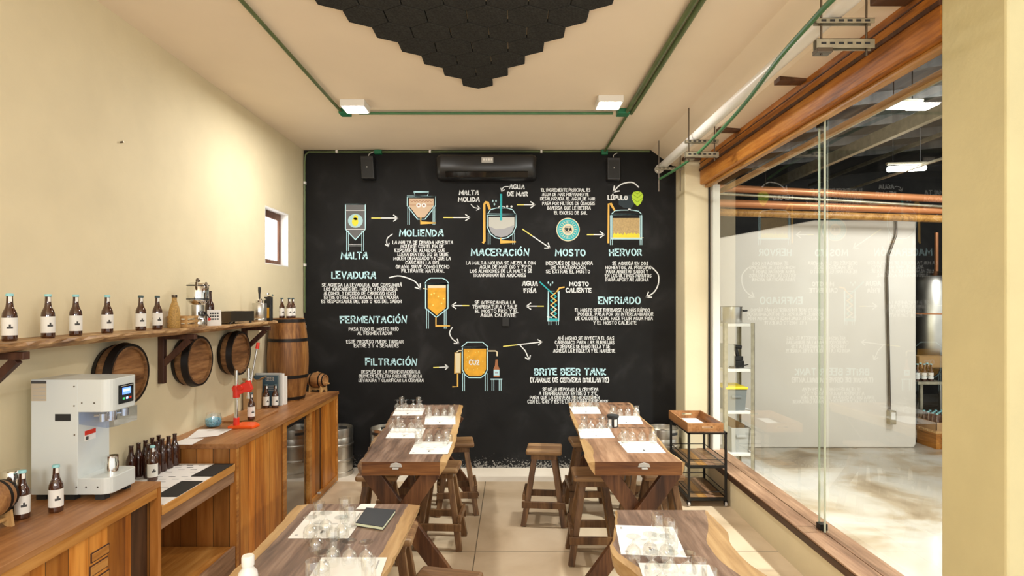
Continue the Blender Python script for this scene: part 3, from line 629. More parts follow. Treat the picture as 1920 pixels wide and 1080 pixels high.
block('paragraph_lettering', cc4, [("SE AGREGA LA LEVADURA, QUE CONSUMIRÁ", 97, 692, 189), ("LOS AZÚCARES DEL MOSTO Y PRODUCIRÁ", 112, 658, 220), ("ALCOHOL Y DIOXIDO DE CARBONO (CO2)", 110, 648, 251), ("ENTRE OTRAS SUSTANCIAS. LA LEVADURA", 113, 668, 282), ("ES RESPONSABLE DEL 80% O 90% DEL SABOR", 92, 692, 312)], 5.7, PW, 'chalk', 'white paragraph under the heading LEVADURA')
block('paragraph_lettering', cc4, [("PASA TODO EL MOSTO FRÍO", 297, 668, 520), ("AL FERMENTADOR", 362, 622, 551), ("ESTE PROCESO PUEDE TARDAR", 280, 705, 614), ("ENTRE 3 Y 4 SEMANAS", 337, 668, 645)], 5.9, PW, 'chalk', 'white paragraphs under the heading FERMENTACION')
block('paragraph_lettering', cc4, [("DESPUÉS DE LA FERMENTACIÓN LA", 392, 828, 840), ("CERVEZA SE FILTRA PARA RETIRAR LA", 373, 842, 872), ("LEVADURA Y CLARIFICAR LA CERVEZA", 372, 855, 903)], 5.7, PW, 'chalk', 'white paragraph under the heading FILTRACION')
block('caption_lettering', c5, [("AGUA", 598, 710, 182), ("FRÍA", 612, 698, 235)], 7.4, 1.9, 'chalk', 'white caption AGUA FRIA')
block('caption_lettering', c5, [("MOSTO", 952, 1093, 184), ("CALiENTE", 925, 1113, 232)], 7.4, 1.9, 'chalk', 'white caption MOSTO CALIENTE')
block('paragraph_lettering', c5, [("SE INTERCAMBIA LA", 242, 542, 321), ("TEMPERATURA Y SALE", 225, 555, 353), ("EL MOSTO FRÍO Y EL", 245, 565, 385), ("AGUA CALIENTE", 285, 547, 417)], 6.0, PW, 'chalk', 'white paragraph between the two short left arrows')
block('paragraph_lettering', c5, [("EL MOSTO DEBE ENFRIARSE LO MÁS RÁPIDO", 995, 1552, 377), ("POSIBLE. PASA POR UN INTERCAMBIADOR", 1015, 1577, 408), ("DE CALOR EL CUAL HACE FLUIR AGUA FRÍA", 997, 1573, 440), ("Y EL MOSTO CALIENTE", 1132, 1452, 473)], 5.8, PW, 'chalk', 'white paragraph under the heading ENFRIADO')
block('paragraph_lettering', c5, [("AHÍ MISMO SE INYECTA EL GAS", 863, 1283, 588), ("CARBÓNICO PARA LAS BURBUJAS", 843, 1285, 620), ("Y DESPUÉS SE EMBOTELLA Y SE", 855, 1252, 652), ("AGREGA LA ETIQUETA Y EL MARBETE", 830, 1292, 683)], 5.8, PW, 'chalk', 'white paragraph right of the forked arrow')
block('subheading_lettering', c5, [("(TANQUE DE CERVEZA BRiLLANTE)", 658, 1245, 906)], 7.8, 1.9, 'chalk', 'white line TANQUE DE CERVEZA BRILLANTE')
block('paragraph_lettering', c5, [("SE DEJA REPOSAR LA CERVEZA", 750, 1165, 972), ("A TEMPERATURA ENTRE 0 Y 2°C,", 723, 1162, 1003), ("PARA QUE LA CERVEZA SE MEZCLE BIEN", 655, 1175, 1034), ("CON EL GAS Y ESTE LISTA PARA CARGARSE", 637, 1240, 1064)], 5.8, PW, 'chalk', 'white paragraph under the heading BRITE BEER TANK')

ALL = ['chalk', 'chalk_blue', 'chalk_yellow', 'p_orange', 'p_pipe', 'p_tan', 'p_malt', 'p_grey', 'p_lgrey', 'p_mgrey', 'p_teal', 'p_lblue', 'p_lime', 'p_flame', 'p_dkteal', 'p_black', 'p_cream', 'p_lime_dk', 'p_bottle']
# malt silo
p = Paint(ALL); p.fill([(648, 383), (685, 383), (685, 430), (666.5, 449), (648, 430)], 'p_grey')
p.disc((666.5, 414), 14, 13, 'p_lblue', 2).disc((667, 408), 4.5, 5, 'p_flame', 3).disc((666, 416), 6, 8, 'p_flame', 3)
p.line([(648, 383), (685, 383), (685, 430), (666.5, 449.5), (648, 430)], 1.7, 'chalk_blue', 3, closed=True).line([(648, 394.5), (685, 394.5)], 1, 'chalk', 3).line([(648, 430), (685, 430)], 1.2, 'chalk', 3)
for x in (650, 653.5, 678.5, 682): p.line([(x, 433), (x, 470)], 1.1, 'chalk_blue', 2)
p.line([(653, 458), (679, 458)], 1, 'chalk').line([(653, 461), (679, 461)], 1, 'chalk').done('tank_drawing', 'painted grey malt silo with a pale blue disc')
# mill
p = Paint(ALL); p.fill([(767, 372), (813, 372), (813, 386), (796, 408), (784, 408), (767, 386)], 'p_tan')
p.line([(763.5, 368.5), (816.5, 368.5), (816.5, 386), (797, 411), (783, 411), (763.5, 386)], 1.6, 'chalk_blue', 2, closed=True).line([(779, 368), (776, 360), (804, 360), (801, 368)], 1.5, 'chalk_blue', 2, closed=True)
for x in (764.5, 767.8, 812, 815.3): p.line([(x, 386), (x, 421)], 1.1, 'chalk_blue', 2)
for i in range(7): p.line([(770 + i * 6, 376), (772.5 + i * 6, 379), (775 + i * 6, 376)], .9, 'p_bottle', 2)
p.line([(768, 384.5), (812, 384.5)], .8, 'p_bottle', 2).disc((785, 385), 4.6, 4.2, 'chalk', 3).disc((795, 385), 4.6, 4.2, 'chalk', 3).disc((785, 385), 1.8, 1.6, 'p_bottle', 4).disc((795, 385), 1.8, 1.6, 'p_bottle', 4)
p.line([(789, 409), (789, 418), (816, 418)], 2.6, 'p_pipe', 2).done('tank_drawing', 'painted grain mill with a tan funnel')
# mash tun
p = Paint(ALL); rb = [(916.5, 407), (964.5, 407), (964.5, 424), (960, 436), (950, 443), (940, 445), (930, 443), (921, 436), (916.5, 424)]
p.fill(rb, 'p_lgrey').fill([(917, 424), (930, 430), (945, 429), (964, 422), (960, 436), (950, 443), (940, 445), (930, 443), (921, 436)], 'p_mgrey', 2)
p.line([(913.5, 402), (967.5, 402), (967.5, 425), (962, 438), (951, 446), (940, 448), (929, 446), (919, 438), (913.5, 425)], 1.8, 'chalk_blue', 3, closed=True)
p.line([(914, 402), (920, 393), (931, 390), (950, 390), (961, 393), (967, 402)], 1.5, 'chalk_blue', 3).line([(934, 390), (936, 387), (945, 387), (947, 390)], 1.3, 'chalk', 3)
p.disc((951, 387), 2, 2, 'chalk', 3).disc((959, 387.5), 2, 2, 'chalk', 3)
for x in (915.5, 919, 961.5, 965): p.line([(x, 437), (x, 458)], 1.1, 'chalk_blue', 2)
p.line([(906, 455), (908, 452), (908, 383), (911, 379), (914, 380), (918, 391)], 4.2, 'p_pipe', 4).line([(939.5, 365), (939.5, 412)], 4.0, 'p_teal', 4).line([(939, 447), (939, 453.5), (966, 453.5)], 3, 'p_pipe', 4)
for x, y in ((924, 377), (930, 377), (927, 383)): p.disc((x, y), 1.5, 2.3, 'p_lblue', 2)
p.done('tank_drawing', 'painted round-bottomed mash tun with teal and ochre pipes')
# round emblem
p = Paint(ALL); p.disc((1065, 430.5), 22, 22, 'p_cream', 1, 32).disc((1065, 430.5), 20.3, 20.3, 'p_teal', 2, 32).disc((1065, 430.5), 17.5, 17.5, 'p_lblue', 3, 32).disc((1065, 430.5), 16.8, 16.8, 'p_teal', 4, 32).disc((1065, 430.5), 11, 11, 'p_cream', 5, 32)
for i in range(22):
    a = 2 * math.pi * i / 22; ca, sa = math.cos(a), math.sin(a); p.line([(1065 + 12.9 * ca, 430.5 + 12.9 * sa), (1065 + 15.6 * ca, 430.5 + 15.6 * sa)], 1.2, 'p_cream', 5)
p.text('SEA', 1058.5, 1071.5, 433.5, 6, 1.7, 'p_dkteal', 6)
for dy in (-6, 6.5): p.line([(1060, 430.5 + dy), (1070, 430.5 + dy)], 1.3, 'p_mgrey', 6)
p.done('emblem_drawing', 'painted round teal emblem reading SEA')
# boil kettle
p = Paint(ALL); p.fill([(1149, 409), (1199.5, 409), (1199.5, 447), (1149, 447)], 'p_malt')
fl = [(1149, 447)]
rnd = random.Random(3)
for i in range(17): fl.append((1149 + i * 3.15, 441 - (i % 2) * 3.5 - rnd.uniform(0, 2.5)))
p.fill(fl + [(1199.5, 447)], 'p_flame', 2)
p.line([(1146, 402), (1203, 402), (1203, 448), (1146, 448)], 1.8, 'chalk_blue', 3, closed=True).line([(1146, 402), (1153, 395), (1165, 394), (1186, 394), (1197, 396), (1203, 402)], 1.6, 'chalk_blue', 3).disc((1180, 393), 3, 1.8, 'chalk', 3)
for x in (1144.5, 1148, 1200, 1203.5): p.line([(x, 404), (x, 459)], 1.1, 'chalk_blue', 2)
p.line([(1140.5, 455), (1141, 382), (1145, 382), (1152, 394)], 3.2, 'p_pipe', 4).line([(1146, 446), (1206, 446)], 1.2, 'p_cream', 4).done('tank_drawing', 'painted boil kettle with yellow flames')
# hop
p = Paint(ALL); p.fill([(1160, 375), (1170, 368), (1185, 364), (1190, 380), (1184, 391), (1170, 390), (1160, 384)], 'p_dkteal', 1)
p.fill([(1195, 387), (1189, 381), (1185, 374), (1184, 366), (1188, 360), (1195, 358.5), (1202, 360), (1206, 366), (1204.5, 375), (1201, 382)], 'p_lime', 2)
for a_, b_ in (((1186, 364), (1195, 371)), ((1204, 364), (1195, 371)), ((1185, 371), (1195, 379)), ((1205, 371), (1195, 379)), ((1190, 360), (1195, 364)), ((1200, 360), (1195, 364))): p.line([a_, b_], 1, 'p_lime_dk', 3)
p.done('hop_drawing', 'painted lime green hop cone')
# fermenter
p = Paint(ALL); p.fill([(802, 535), (836, 535), (836, 577), (819, 591), (802, 577)], 'p_orange').fill([(802, 535), (836, 535), (836, 540), (802, 540)], 'p_cream', 2)
p.line([(798, 532), (840, 532), (840, 578), (818, 595), (798, 578)], 1.8, 'chalk_blue', 3, closed=True).line([(797, 531), (801, 525), (808, 521.5), (829, 521.5), (837, 525), (841, 531)], 1.6, 'chalk_blue', 3)
for x in (800, 803.3, 833, 836.5): p.line([(x, 580), (x, 616)], 1.2, 'chalk_blue', 2)
p.line([(817.5, 595), (817.5, 611), (843, 611)], 2.2, 'p_pipe', 4).line([(794, 541), (801, 542)], 1.6, 'p_cream', 4)
for x, y in ((809, 552), (814, 550), (832, 560), (828, 569), (812, 572), (822, 556)): p.disc((x, y), 1.5, 1.5, 'chalk_yellow', 3)
p.done('tank_drawing', 'painted cone-bottomed fermenter filled with amber beer')
# heat exchanger
p = Paint(ALL)
p.line([(1028, 546), (1047.5, 546), (1047.5, 602), (1028, 602)], 1.7, 'chalk_blue', 2, closed=True).fill([(1029, 597), (1046.5, 597), (1046.5, 602), (1029, 602)], 'p_teal', 1)
for x in (1029, 1033, 1043, 1047): p.line([(x, 602), (x, 609)], 1.1, 'chalk_blue', 2)
z1 = [(1033 + 10 * (i % 2), 548 + i * 8) for i in range(7)]; z2 = [(1043 - 10 * (i % 2), 548 + i * 8) for i in range(7)]
p.line(z1, 2.2, 'p_teal', 3).line(z2, 2.2, 'p_cream', 4).line(z2[:4], 2.2, 'p_pipe', 5).line([(1012.5, 529), (1031, 546), (1033, 548)], 2.4, 'p_teal', 5).line([(1057.5, 538.5), (1049, 540), (1043, 548)], 2.6, 'p_pipe', 5).line([(1026, 594), (1034, 595)], 2, 'chalk', 4)
for x, y in ((1028, 530), (1036, 530), (1032, 534)): p.disc((x, y), 1.4, 2.3, 'p_lblue', 2)
p.done('tank_drawing', 'painted heat exchanger with crossing teal and orange coils')
# brite tank with filter, bottle and stool
p = Paint(ALL); rb = [(869.5, 654), (911.5, 654), (911.5, 692), (908, 700), (901, 705), (880, 705), (873, 700), (869.5, 692)]
p.fill(rb, 'p_orange').line([(867, 651), (914, 651), (914, 693), (910, 702), (902, 708), (879, 708), (871, 702), (867, 693)], 1.8, 'chalk_blue', 3, closed=True).line([(866, 650), (876, 641.5), (905, 641.5), (914.5, 650)], 1.7, 'chalk_blue', 3)
for x in (867.5, 871, 909.8, 913.3): p.line([(x, 700), (x, 732.5)], 1.2, 'chalk_blue', 2)
p.text('CO2', 880, 898, 683.5, 8, 2, 'chalk', 4)
rnd = random.Random(11)
for i in range(16): p.disc((rnd.uniform(873, 908), rnd.uniform(658, 700)), .9, .9, 'chalk_yellow', 3, 8)
p.fill([(853.5, 662), (863, 662), (863, 699), (853.5, 699)], 'p_cream', 2).line([(853, 661), (863.5, 661), (863.5, 700), (853, 700)], 1.2, 'p_pipe', 3, closed=True)
p.line([(858, 701), (858, 725), (849, 725)], 2.4, 'p_pipe', 3).line([(857, 660), (860, 657.5), (867, 657.5)], 2, 'p_cream', 3).line([(914, 658), (929, 658), (932, 660), (932, 667)], 2.2, 'p_cream', 3)
p.fill([(929, 674), (933, 674), (934, 686), (936.5, 691), (936.5, 707), (925.5, 707), (925.5, 691), (928, 686)], 'p_bottle', 2).fill([(925.5, 693), (936.5, 693), (936.5, 704), (925.5, 704)], 'chalk_blue', 3).fill([(928, 697), (934, 697), (934, 700), (928, 700)], 'p_mgrey', 4)
p.line([(920.5, 711), (941, 711)], 2.2, 'chalk_blue', 2)
for x in (922.5, 926, 936, 939.5): p.line([(x, 712), (x, 732)], 1.2, 'chalk_blue', 2)
p.done('tank_drawing', 'painted brite tank with CO2, a bottle and a stool')
# arrows
def arr(pts, label, curve=False, w=2.0, head=8, extra=None):
    p = Paint(ALL); p.arrow(pts, w, 'chalk', head, curve=curve); n_ = max(2, len(pts) // 2) if curve else 2
    if not curve: a, c = Vector(pts[0]), Vector(pts[-1]); p.line([pts[0], tuple(a + (c - a) * .35)], w, 'chalk_yellow', 3)
    if extra: p.arrow(extra, w, 'chalk', head)
    p.done('arrow_drawing', label)
arr([(697, 409), (746, 409)], 'painted arrow from the silo to the mill'); arr([(832, 408), (881, 408)], 'painted arrow from the mill to the mash tun')
arr([(970, 384), (1003, 384)], 'painted arrow to the sea water paragraph'); arr([(980, 430), (1031, 465)], 'painted slanting arrow down to MOSTO'); arr([(1101, 440), (1133, 440)], 'painted arrow from the emblem to the kettle')
arr([(879, 573), (847, 573)], 'painted short arrow pointing left at the fermenter'); arr([(1019, 574), (987, 574)], 'painted short arrow leaving the heat exchanger'); arr([(813, 689), (841, 688)], 'painted short arrow at FILTRACION', w=1.8, head=6)
arr([(944, 649.5), (1016, 641)], 'painted forked arrow right of the brite tank', extra=[(975, 647), (985, 658), (992.5, 675)], head=7)
arr([(736, 439), (727, 446), (725, 454), (728, 462)], 'small painted curved arrow beside MOLIENDA', True, 1.8, 5)
arr([(883, 383), (889, 389), (900, 391)], 'small painted curved arrow below MALTA MOLIDA', True, 1.6, 6); arr([(953, 350), (944, 351), (940.5, 359)], 'small painted curved arrow left of AGUA DE MAR', True, 1.6, 5)
arr([(1197.5, 351), (1185, 342), (1164, 346), (1150, 360)], 'painted arc arrow from the hop cone', True, 2.4, 9)
arr([(1223, 502), (1234, 515), (1234, 533), (1226, 548), (1212, 557)], 'painted arc arrow from HERVOR down to ENFRIADO', True, 2.2, 8)
arr([(730, 520.5), (750, 517.5), (777, 527), (788, 542)], 'painted arc arrow from LEVADURA to the fermenter', True, 2.2, 8)
arr([(848, 614), (843, 624), (848, 635), (860, 644)], 'painted arc arrow from the fermenter to the brite tank', True, 2.0, 7)
# ================================================================== LIVE EDGE TABLES
ZT = .97
def interp(pts, y):
    pts = sorted(pts)
    if y <= pts[0][0]: return pts[0][1]
    for (y0, v0), (y1, v1) in zip(pts, pts[1:]):
        if y <= y1: return v0 + (v1 - v0) * (y - y0) / (y1 - y0)
    return pts[-1][1]
def edge(px): return [(onz(x, y, ZT)[1], onz(x, y, ZT)[0]) for x, y in px]
def slab_table(label, yn, yf, Lp, Rp, sapL, sapR, matL, matR, heart, bevL, bevR, seed, th=.092, legs=True, warm=None, opener=True, far=.13):
    rnd = random.Random(seed); cx = (interp(Lp, (yn + yf) / 2) + interp(Rp, (yn + yf) / 2)) / 2
    t = thing('live_edge_table', label, 'table', (cx, (yn + yf) / 2, 0), 0, 'live edge tasting tables')
    N = 40; ys = [yn + (yf - yn) * i / N for i in range(N + 1)]
    wob = lambda a: rnd.uniform(-a, a)
    Lo = [interp(Lp, y) + wob(.004) for y in ys]; Ro = [interp(Rp, y) + wob(.004) for y in ys]
    Li = [a + interp(sapL, y) for a, y in zip(Lo, ys)]; Ri = [a - interp(sapR, y) for a, y in zip(Ro, ys)]
    def loft(sections):
        b = MB(); n = len(sections[0]); vs = [p for s in sections for p in s]
        fs = [(i * n + j, i * n + (j + 1) % n, (i + 1) * n + (j + 1) % n, (i + 1) * n + j) for i in range(len(sections) - 1) for j in range(n)]
        fs += [tuple(range(n)), tuple(range((len(sections) - 1) * n, len(sections) * n))[::-1]]
        return b.add(vs, fs)
    b = loft([[(l, y, ZT - th), (r, y, ZT - th), (r, y, ZT), (l, y, ZT)] for l, r, y in zip(Li, Ri, ys)])
    # near and far end grain takes the second material
    b.m[-1] = b.m[-2] = 1
    b.build('tabletop', [heart, 'heart_end'], t, world=True)
    def side(outer, inner, bev, sg, mat, rough):
        secs = []
        for o, i, y in zip(outer, inner, ys):
            k = abs(o - i); q = min(bev, max(k - .004, .004)) if False else bev
            secs.append([(i, y, ZT), (o, y, ZT - .006 - abs(wob(rough))), (o - sg * bev * .30, y, ZT - th * .45 + wob(rough)), (o - sg * bev, y, ZT - th + .004), (i, y, ZT - th)] if bev < k else
                        [(i, y, ZT), (o, y, ZT - .006 - abs(wob(rough))), (o - sg * min(bev, k * .9) * .4, y, ZT - th * .5 + wob(rough)), (o - sg * k * .97, y, ZT - th + .004), (i, y, ZT - th)])
        loft(secs).build('live_edge', mat, t, world=True)
    side(Lo, Li, bevL, -1, matL, .022 if matL == 'bark' else .002); side(Ro, Ri, bevR, 1, matR, .002)
    zu = ZT - th
    for y in (yn + .16, yf - far):
        for sg, dy in ((1, -.028), (-1, .028)):
            b = MB(); b.bar((cx + sg * .24, y + dy, zu - .002), (cx - sg * .40, y + dy, .0), .115, .05, (1, 0, 0)); o = b.build('leg', 'leg', t, .004, world=True)
    b = MB(); b.box(cx - .035, cx + .035, yn + .22, yf - far - .06, .47, .54); b.build('stretcher', 'leg', t, .004, world=True)
    if opener:
        ox = cx + .0; b = MB(); b.prism([(ox - .042, yn - .008, ZT - .035), (ox + .042, yn - .008, ZT - .035), (ox + .034, yn - .008, ZT - .012), (ox, yn - .008, ZT - .004), (ox - .034, yn - .008, ZT - .012)], (0, .01, 0))
        b.box(ox - .02, ox + .02, yn - .03, yn - .006, ZT - .045, ZT - .036); b.build('bottle_opener', 'silver_sticker', t, .002, world=True)
    return t
L1 = edge([(670.6, 866), (680, 855), (697, 826), (707, 812), (718, 803), (727.5, 785.5), (740, 764), (747, 758.7)]); R1 = edge([(838, 866), (851, 838), (858, 810), (863, 785), (868, 758.7)])
slab_table('live edge table at the left near the back wall, four placemats on it', 3.965, 6.16, L1, R1, [(3.9, .03), (6.2, .025)], [(3.9, .05), (4.6, .06), (6.2, .04)], 'bark', 'sap', 'heart', .02, .07, 1, far=.07)
L2 = edge([(1100.6, 866), (1092, 838), (1082, 803), (1071, 781), (1066, 756)]); R2 = edge([(1284, 866), (1253, 844), (1236, 822), (1227, 811), (1226, 800), (1202, 781), (1184, 756)])
slab_table('live edge table at the right near the back wall, black tin on it', 3.965, 6.30, L2, R2, [(3.9, .045), (4.35, .075), (4.7, .03), (6.3, .03)], [(3.9, .02), (6.3, .02)], 'sap', 'sap', 'heart_warm', .07, .07, 2)
L3 = [(.9, -1.12), (2.33, -1.13), (2.8, -1.142), (3.14, -1.158)]; R3 = [(.9, -.5), (2.0, -.508), (2.32, -.516), (2.6, -.50), (3.14, -.498)]
slab_table('live edge table front left, black notebook lying on it', 1.15, 3.14, L3, R3, [(.9, .05), (2.4, .05), (3.14, .06)], [(.9, .06), (3.14, .062)], 'sap', 'sap', 'heart', .03, .03, 3, opener=False, far=.62)
L4 = [(.9, .52), (2.1, .545), (2.32, .514), (2.47, .452), (2.55, .432), (2.61, .439), (2.8, .49), (3.05, .537)]
R4 = [(.9, 1.05), (2.0, 1.06), (2.32, 1.03), (2.45, .985), (2.66, .99), (2.74, 1.022), (2.9, 1.02), (2.97, 1.02), (3.05, 1.023)]
slab_table('live edge table front right with wavy pale edge', 1.15, 3.05, L4, R4, [(.9, .05), (2.3, .04), (2.5, .03), (2.62, .013), (3.05, .012)], [(.9, .13), (2.2, .12), (2.6, .11), (2.75, .10), (2.9, .05), (3.05, .012)], 'sap', 'sap', 'heart', .02, .03, 4, opener=False, far=.62)

# ================================================================== STOOLS
t = thing('bar_stool', '', 'stool', group='square wooden stools')
b = MB(); b.box(-.165, .165, -.15, .15, .645, .69); b.build('seat', 'stool_seat', t, .016)
b = MB(); b.box(-.12, .12, -.11, .11, .595, .648); b.build('apron', 'stool', t, .005)
for sx in (-1, 1):
    for sy in (-1, 1):
        b = MB(); b.bar((sx * .09, sy * .08, .60), (sx * .185, sy * .165, 0), .05, .05, (1, 0, 0)); b.build('leg', 'stool', t, .004)
def lx(z): return .09 + .095 * (1 - z / .60)
def ly(z): return .08 + .085 * (1 - z / .60)
for sy in (-1, 1):
    z = .20; b = MB(); y = sy * (ly(z) + .038); b.bar((-lx(z) - .045, y, z), (lx(z) + .045, y, z), .06, .026, (0, 0, 1)); b.build('stretcher', 'stool', t, .004)
for sx in (-1, 1):
    z = .262; b = MB(); x = sx * (lx(z) + .038); b.bar((x, -ly(z) - .04, z), (x, ly(z) + .04, z), .055, .026, (0, 0, 1)); b.build('stretcher', 'stool', t, .004)
stool = Proto(t)
for x, y, rz, sc, lb in ((.305, 5.50, -.10, 1.0, 'square wooden stool standing free in the aisle, left of the right back table'),
        (.74, 5.80, .05, 1.0, 'wooden stool at the far left corner of the right back table'),
        (.65, 4.71, -.02, (1, 1, 1), 'wooden stool pushed under the near left corner of the right back table'),
        (1.20, 4.74, .03, 1.0, 'wooden stool under the near right corner of the right back table'),
        (1.27, 5.62, .0, 1.0, 'wooden stool under the right back table, beside the trolley'),
        (-.545, 5.77, .12, 1.0, 'wooden stool at the far right corner of the left back table'),
        (-.605, 4.99, -.05, .97, 'wooden stool at the right side of the left back table, in the aisle'),
        (-1.07, 4.72, .03, 1.0, 'wooden stool under the near left corner of the left back table'),
        (-1.05, 5.55, .0, 1.0, 'wooden stool under the left back table, near the kegs'),
        (-.745, 3.50, .04, 1.0, 'wooden stool tucked under the far end of the front left table'),
        (-.335, 2.86, -.22, 1.0, 'nearest wooden stool, beside the right edge of the front left table')):
    stool((x, y, 0), rz, lb, scale=sc)

# ================================================================== PLACEMATS AND GLASSES
def lathe_mesh(name, mat, prof, n=20):
    b = MB(); b.lathe(prof, n); return b.build(name, mat)
gt = lathe_mesh('tumbler', 'glass', [(.0, .0), (.026, .0), (.028, .004), (.0285, .11), (.0275, .1115), (.026, .11), (.0258, .012), (.0, .010)], 24)
gs = lathe_mesh('stemmed_glass', 'glass', [(.0235, 0), (.0255, 0), (.033, .022), (.033, .04), (.026, .06), (.011, .073), (.0055, .08), (.0055, .092), (.012, .099), (.030, .104), (.030, .107), (.0, .109), (.0, .077), (.009, .071), (.0235, .058), (.0305, .04), (.0305, .022), (.0235, 0)], 24)
ptum, pst = Proto(gt), Proto(gs); gt['category'] = 'glass'; gs['category'] = 'glass'
def quadpt(c, u, v):
    a = Vector(c[0]).lerp(Vector(c[1]), u); d = Vector(c[3]).lerp(Vector(c[2]), u); return d.lerp(a, v)
def placemat(px, mat, seed, glasses, z=ZT, printed=True):
    """px = far-left, far-right, near-right, near-left corners"""
    rnd = random.Random(seed); c = [Vector(onz(x, y, z + .0016)) for x, y in px]
    ctr = sum(c, Vector()) / 4
    b = MB(); b.prism([tuple(p) for p in c], (0, 0, -.001), 0)
    up = Vector((0, 0, .0004))
    def blk(u0, v0, u1, v1, mi): b.add([quadpt(c, u0, v0) + up, quadpt(c, u1, v0) + up, quadpt(c, u1, v1) + up, quadpt(c, u0, v1) + up], [(0, 1, 2, 3)], mi)
    for k in range(4): blk(.2 + k * .17, .50, .30 + k * .17, .515, 1); blk(.22 + k * .17, .47, .28 + k * .17, .478, 1)
    for v in (.36, .33, .30): blk(.40, v, .60, v + .010, 1)
    blk(.46, .16, .50, .26, 2); blk(.505, .18, .53, .25, 1); blk(.07, .08, .12, .12, 1); blk(.86, .08, .93, .09, 1); blk(.07, .85, .11, .94, 1); blk(.88, .70, .905, .92, 1)
    o = tag(b.build('placemat', ['paper', 'print', 'ink'], loc=tuple(ctr)), 'printed white paper placemat, ' + mat, 'placemat', 'paper placemats')
    order = {'s': [], 't': []}
    for g in glasses:
        if len(g) == 3: p = quadpt(c, g[1], g[2])
        else: p = Vector(onz(g[1], g[2], z)) if g[3] == 'b' else None
        if p is None:
            zt = z + (.1075 if g[0] == 's' else .111); yy = F * (HC - zt) / (g[2] - CY); p = Vector(((g[1] - CX) * yy / F, yy, z))
        order[g[0]].append(p)
    for k in 'st':
        ps = sorted(order[k], key=lambda p: p.x); n = len(ps)
        for i, p in enumerate(ps):
            on = z + .0024 if True else z
            which = ('left' if i == 0 else 'right') if n == 2 else ('only' if n == 1 else ('leftmost' if i == 0 else ('rightmost' if i == n - 1 else ORD[i])))
            if k == 's': (pst)((p.x, p.y, on), rnd.uniform(0, 3), '%s upturned stemmed glass on the %s' % (which, mat), 'upturned stemmed glasses')
            else: (ptum)((p.x, p.y, on), rnd.uniform(0, 3), '%s straight glass tumbler on the %s' % (which, mat), 'straight glass tumblers')
    return o
P1 = [('t', .2, .98), ('t', .78, .99), ('s', .10, .60), ('s', .37, .64), ('s', .63, .64), ('s', .90, .60)]
P2 = [('s', .1, .94), ('s', .37, .96), ('s', .63, .96), ('s', .9, .94), ('t', .12, .70), ('t', .86, .70)]
placemat([(742.5, 765), (797, 765.5), (791, 778.7), (736, 779)], 'far left mat of the left back table', 1, P1)
placemat([(798, 779.7), (853.6, 779.7), (854, 796), (795.7, 796)], 'far right mat of the left back table', 2, P2)
placemat([(734.4, 802.3), (797.5, 802.9), (790, 821.4), (722.8, 821.4)], 'near left mat of the left back table', 3, P1)
placemat([(779.5, 828.3), (848.4, 828.3), (839.7, 850.9), (766.8, 850.9)], 'near right mat of the left back table', 4, P2)
placemat([(1067.6, 762.3), (1120, 762.3), (1127.4, 775.5), (1075, 775.7)], 'far left mat of the right back table', 5, P1 + [('s', .5, .9)])
placemat([(1141, 779.7), (1198.4, 779.7), (1206, 794.8), (1147, 794.8)], 'far right mat of the right back table', 6, P2)
placemat([(1083.5, 803.8), (1143, 803.2), (1152.7, 820.6), (1088.3, 821.8)], 'near left mat of the right back table', 7, P1)
placemat([(1158, 827.2), (1229.7, 827.2), (1249, 849), (1176.7, 849)], 'near right mat of the right back table', 8, P2)
placemat([(584, 958), (690, 958), (653, 1009), (540, 1009)], 'far mat of the front left table', 9, [('t', 598, 942, 't'), ('t', 646, 935, 't'), ('t', 656, 948, 't'), ('t', 624, 994, 't'), ('s', 582, 970, 't'), ('s', 611, 962, 't'), ('s', 640, 970, 't'), ('s', 592, 992, 't')])
placemat([(603, 1045), (726, 1045), (696, 1128), (551, 1128)], 'near mat of the front left table', 10, [('t', 586, 1052, 't'), ('t', 691, 1046, 't'), ('s', 604, 1036, 't'), ('s', 624, 1012, 't'), ('s', 655, 1015, 't'), ('s', 686, 1017, 't')])
placemat([(1154, 984.3), (1262, 988), (1288, 1045), (1164.4, 1039)], 'far mat of the front right table', 11, [('t', 1232.4, 964, 't'), ('t', 1254.7, 975, 't'), ('t', 1259, 989, 't'), ('s', 1188, 1006, 't'), ('s', 1219, 1002, 't'), ('s', 1250, 1006, 't')])
placemat([(1197, 1055), (1330, 1059), (1370, 1150), (1225, 1145)], 'near mat of the front right table', 12, [('t', 1311, 1050, 't'), ('t', 1330, 1066, 't'), ('s', 1224, 1036, 't'), ('s', 1257, 1036, 't'), ('s', 1290, 1038, 't'), ('s', 1242, 1060, 't')])
# notebook, card, white bottle, black tin
c = [Vector(onz(x, y, ZT)) for x, y in ((687, 958), (742, 962.5), (718, 995), (667, 987))]; ctr = sum(c, Vector()) / 4
nb = thing('notebook', 'black covered notebook on the front left table', 'notebook', tuple(ctr))
def sh(k, z): return [tuple(ctr + (p - ctr) * k + Vector((0, 0, z))) for p in c]
b = MB(); b.prism(sh(1, .001), (0, 0, .002)); b.prism(sh(1, .016), (0, 0, .0025)); b.build('cover', 'notebook', nb, world=True)
b = MB(); b.prism(sh(.97, .003), (0, 0, .013)); b.build('page_block', 'page', nb, world=True)
c = [onz(x, y, ZT + .001) for x, y in ((677, 945), (705, 944.5), (699, 955.5), (667, 955))]
b = MB(); b.prism(c, (0, 0, .0006)); tag(b.build('card', 'paper', loc=c[0]), 'small blank white card behind the black notebook', 'card')
bo = thing('plastic_bottle', 'white plastic bottle with a ribbed screw cap on the front left table', 'bottle', (-.945, 2.09, ZT))
b = MB(); b.lathe([(0, 0), (.031, 0), (.034, .005), (.034, .105), (.031, .122), (.019, .138), (.017, .146), (0, .146)], 28, (-.945, 2.09, ZT)); b.build('body', 'white', bo, world=True)
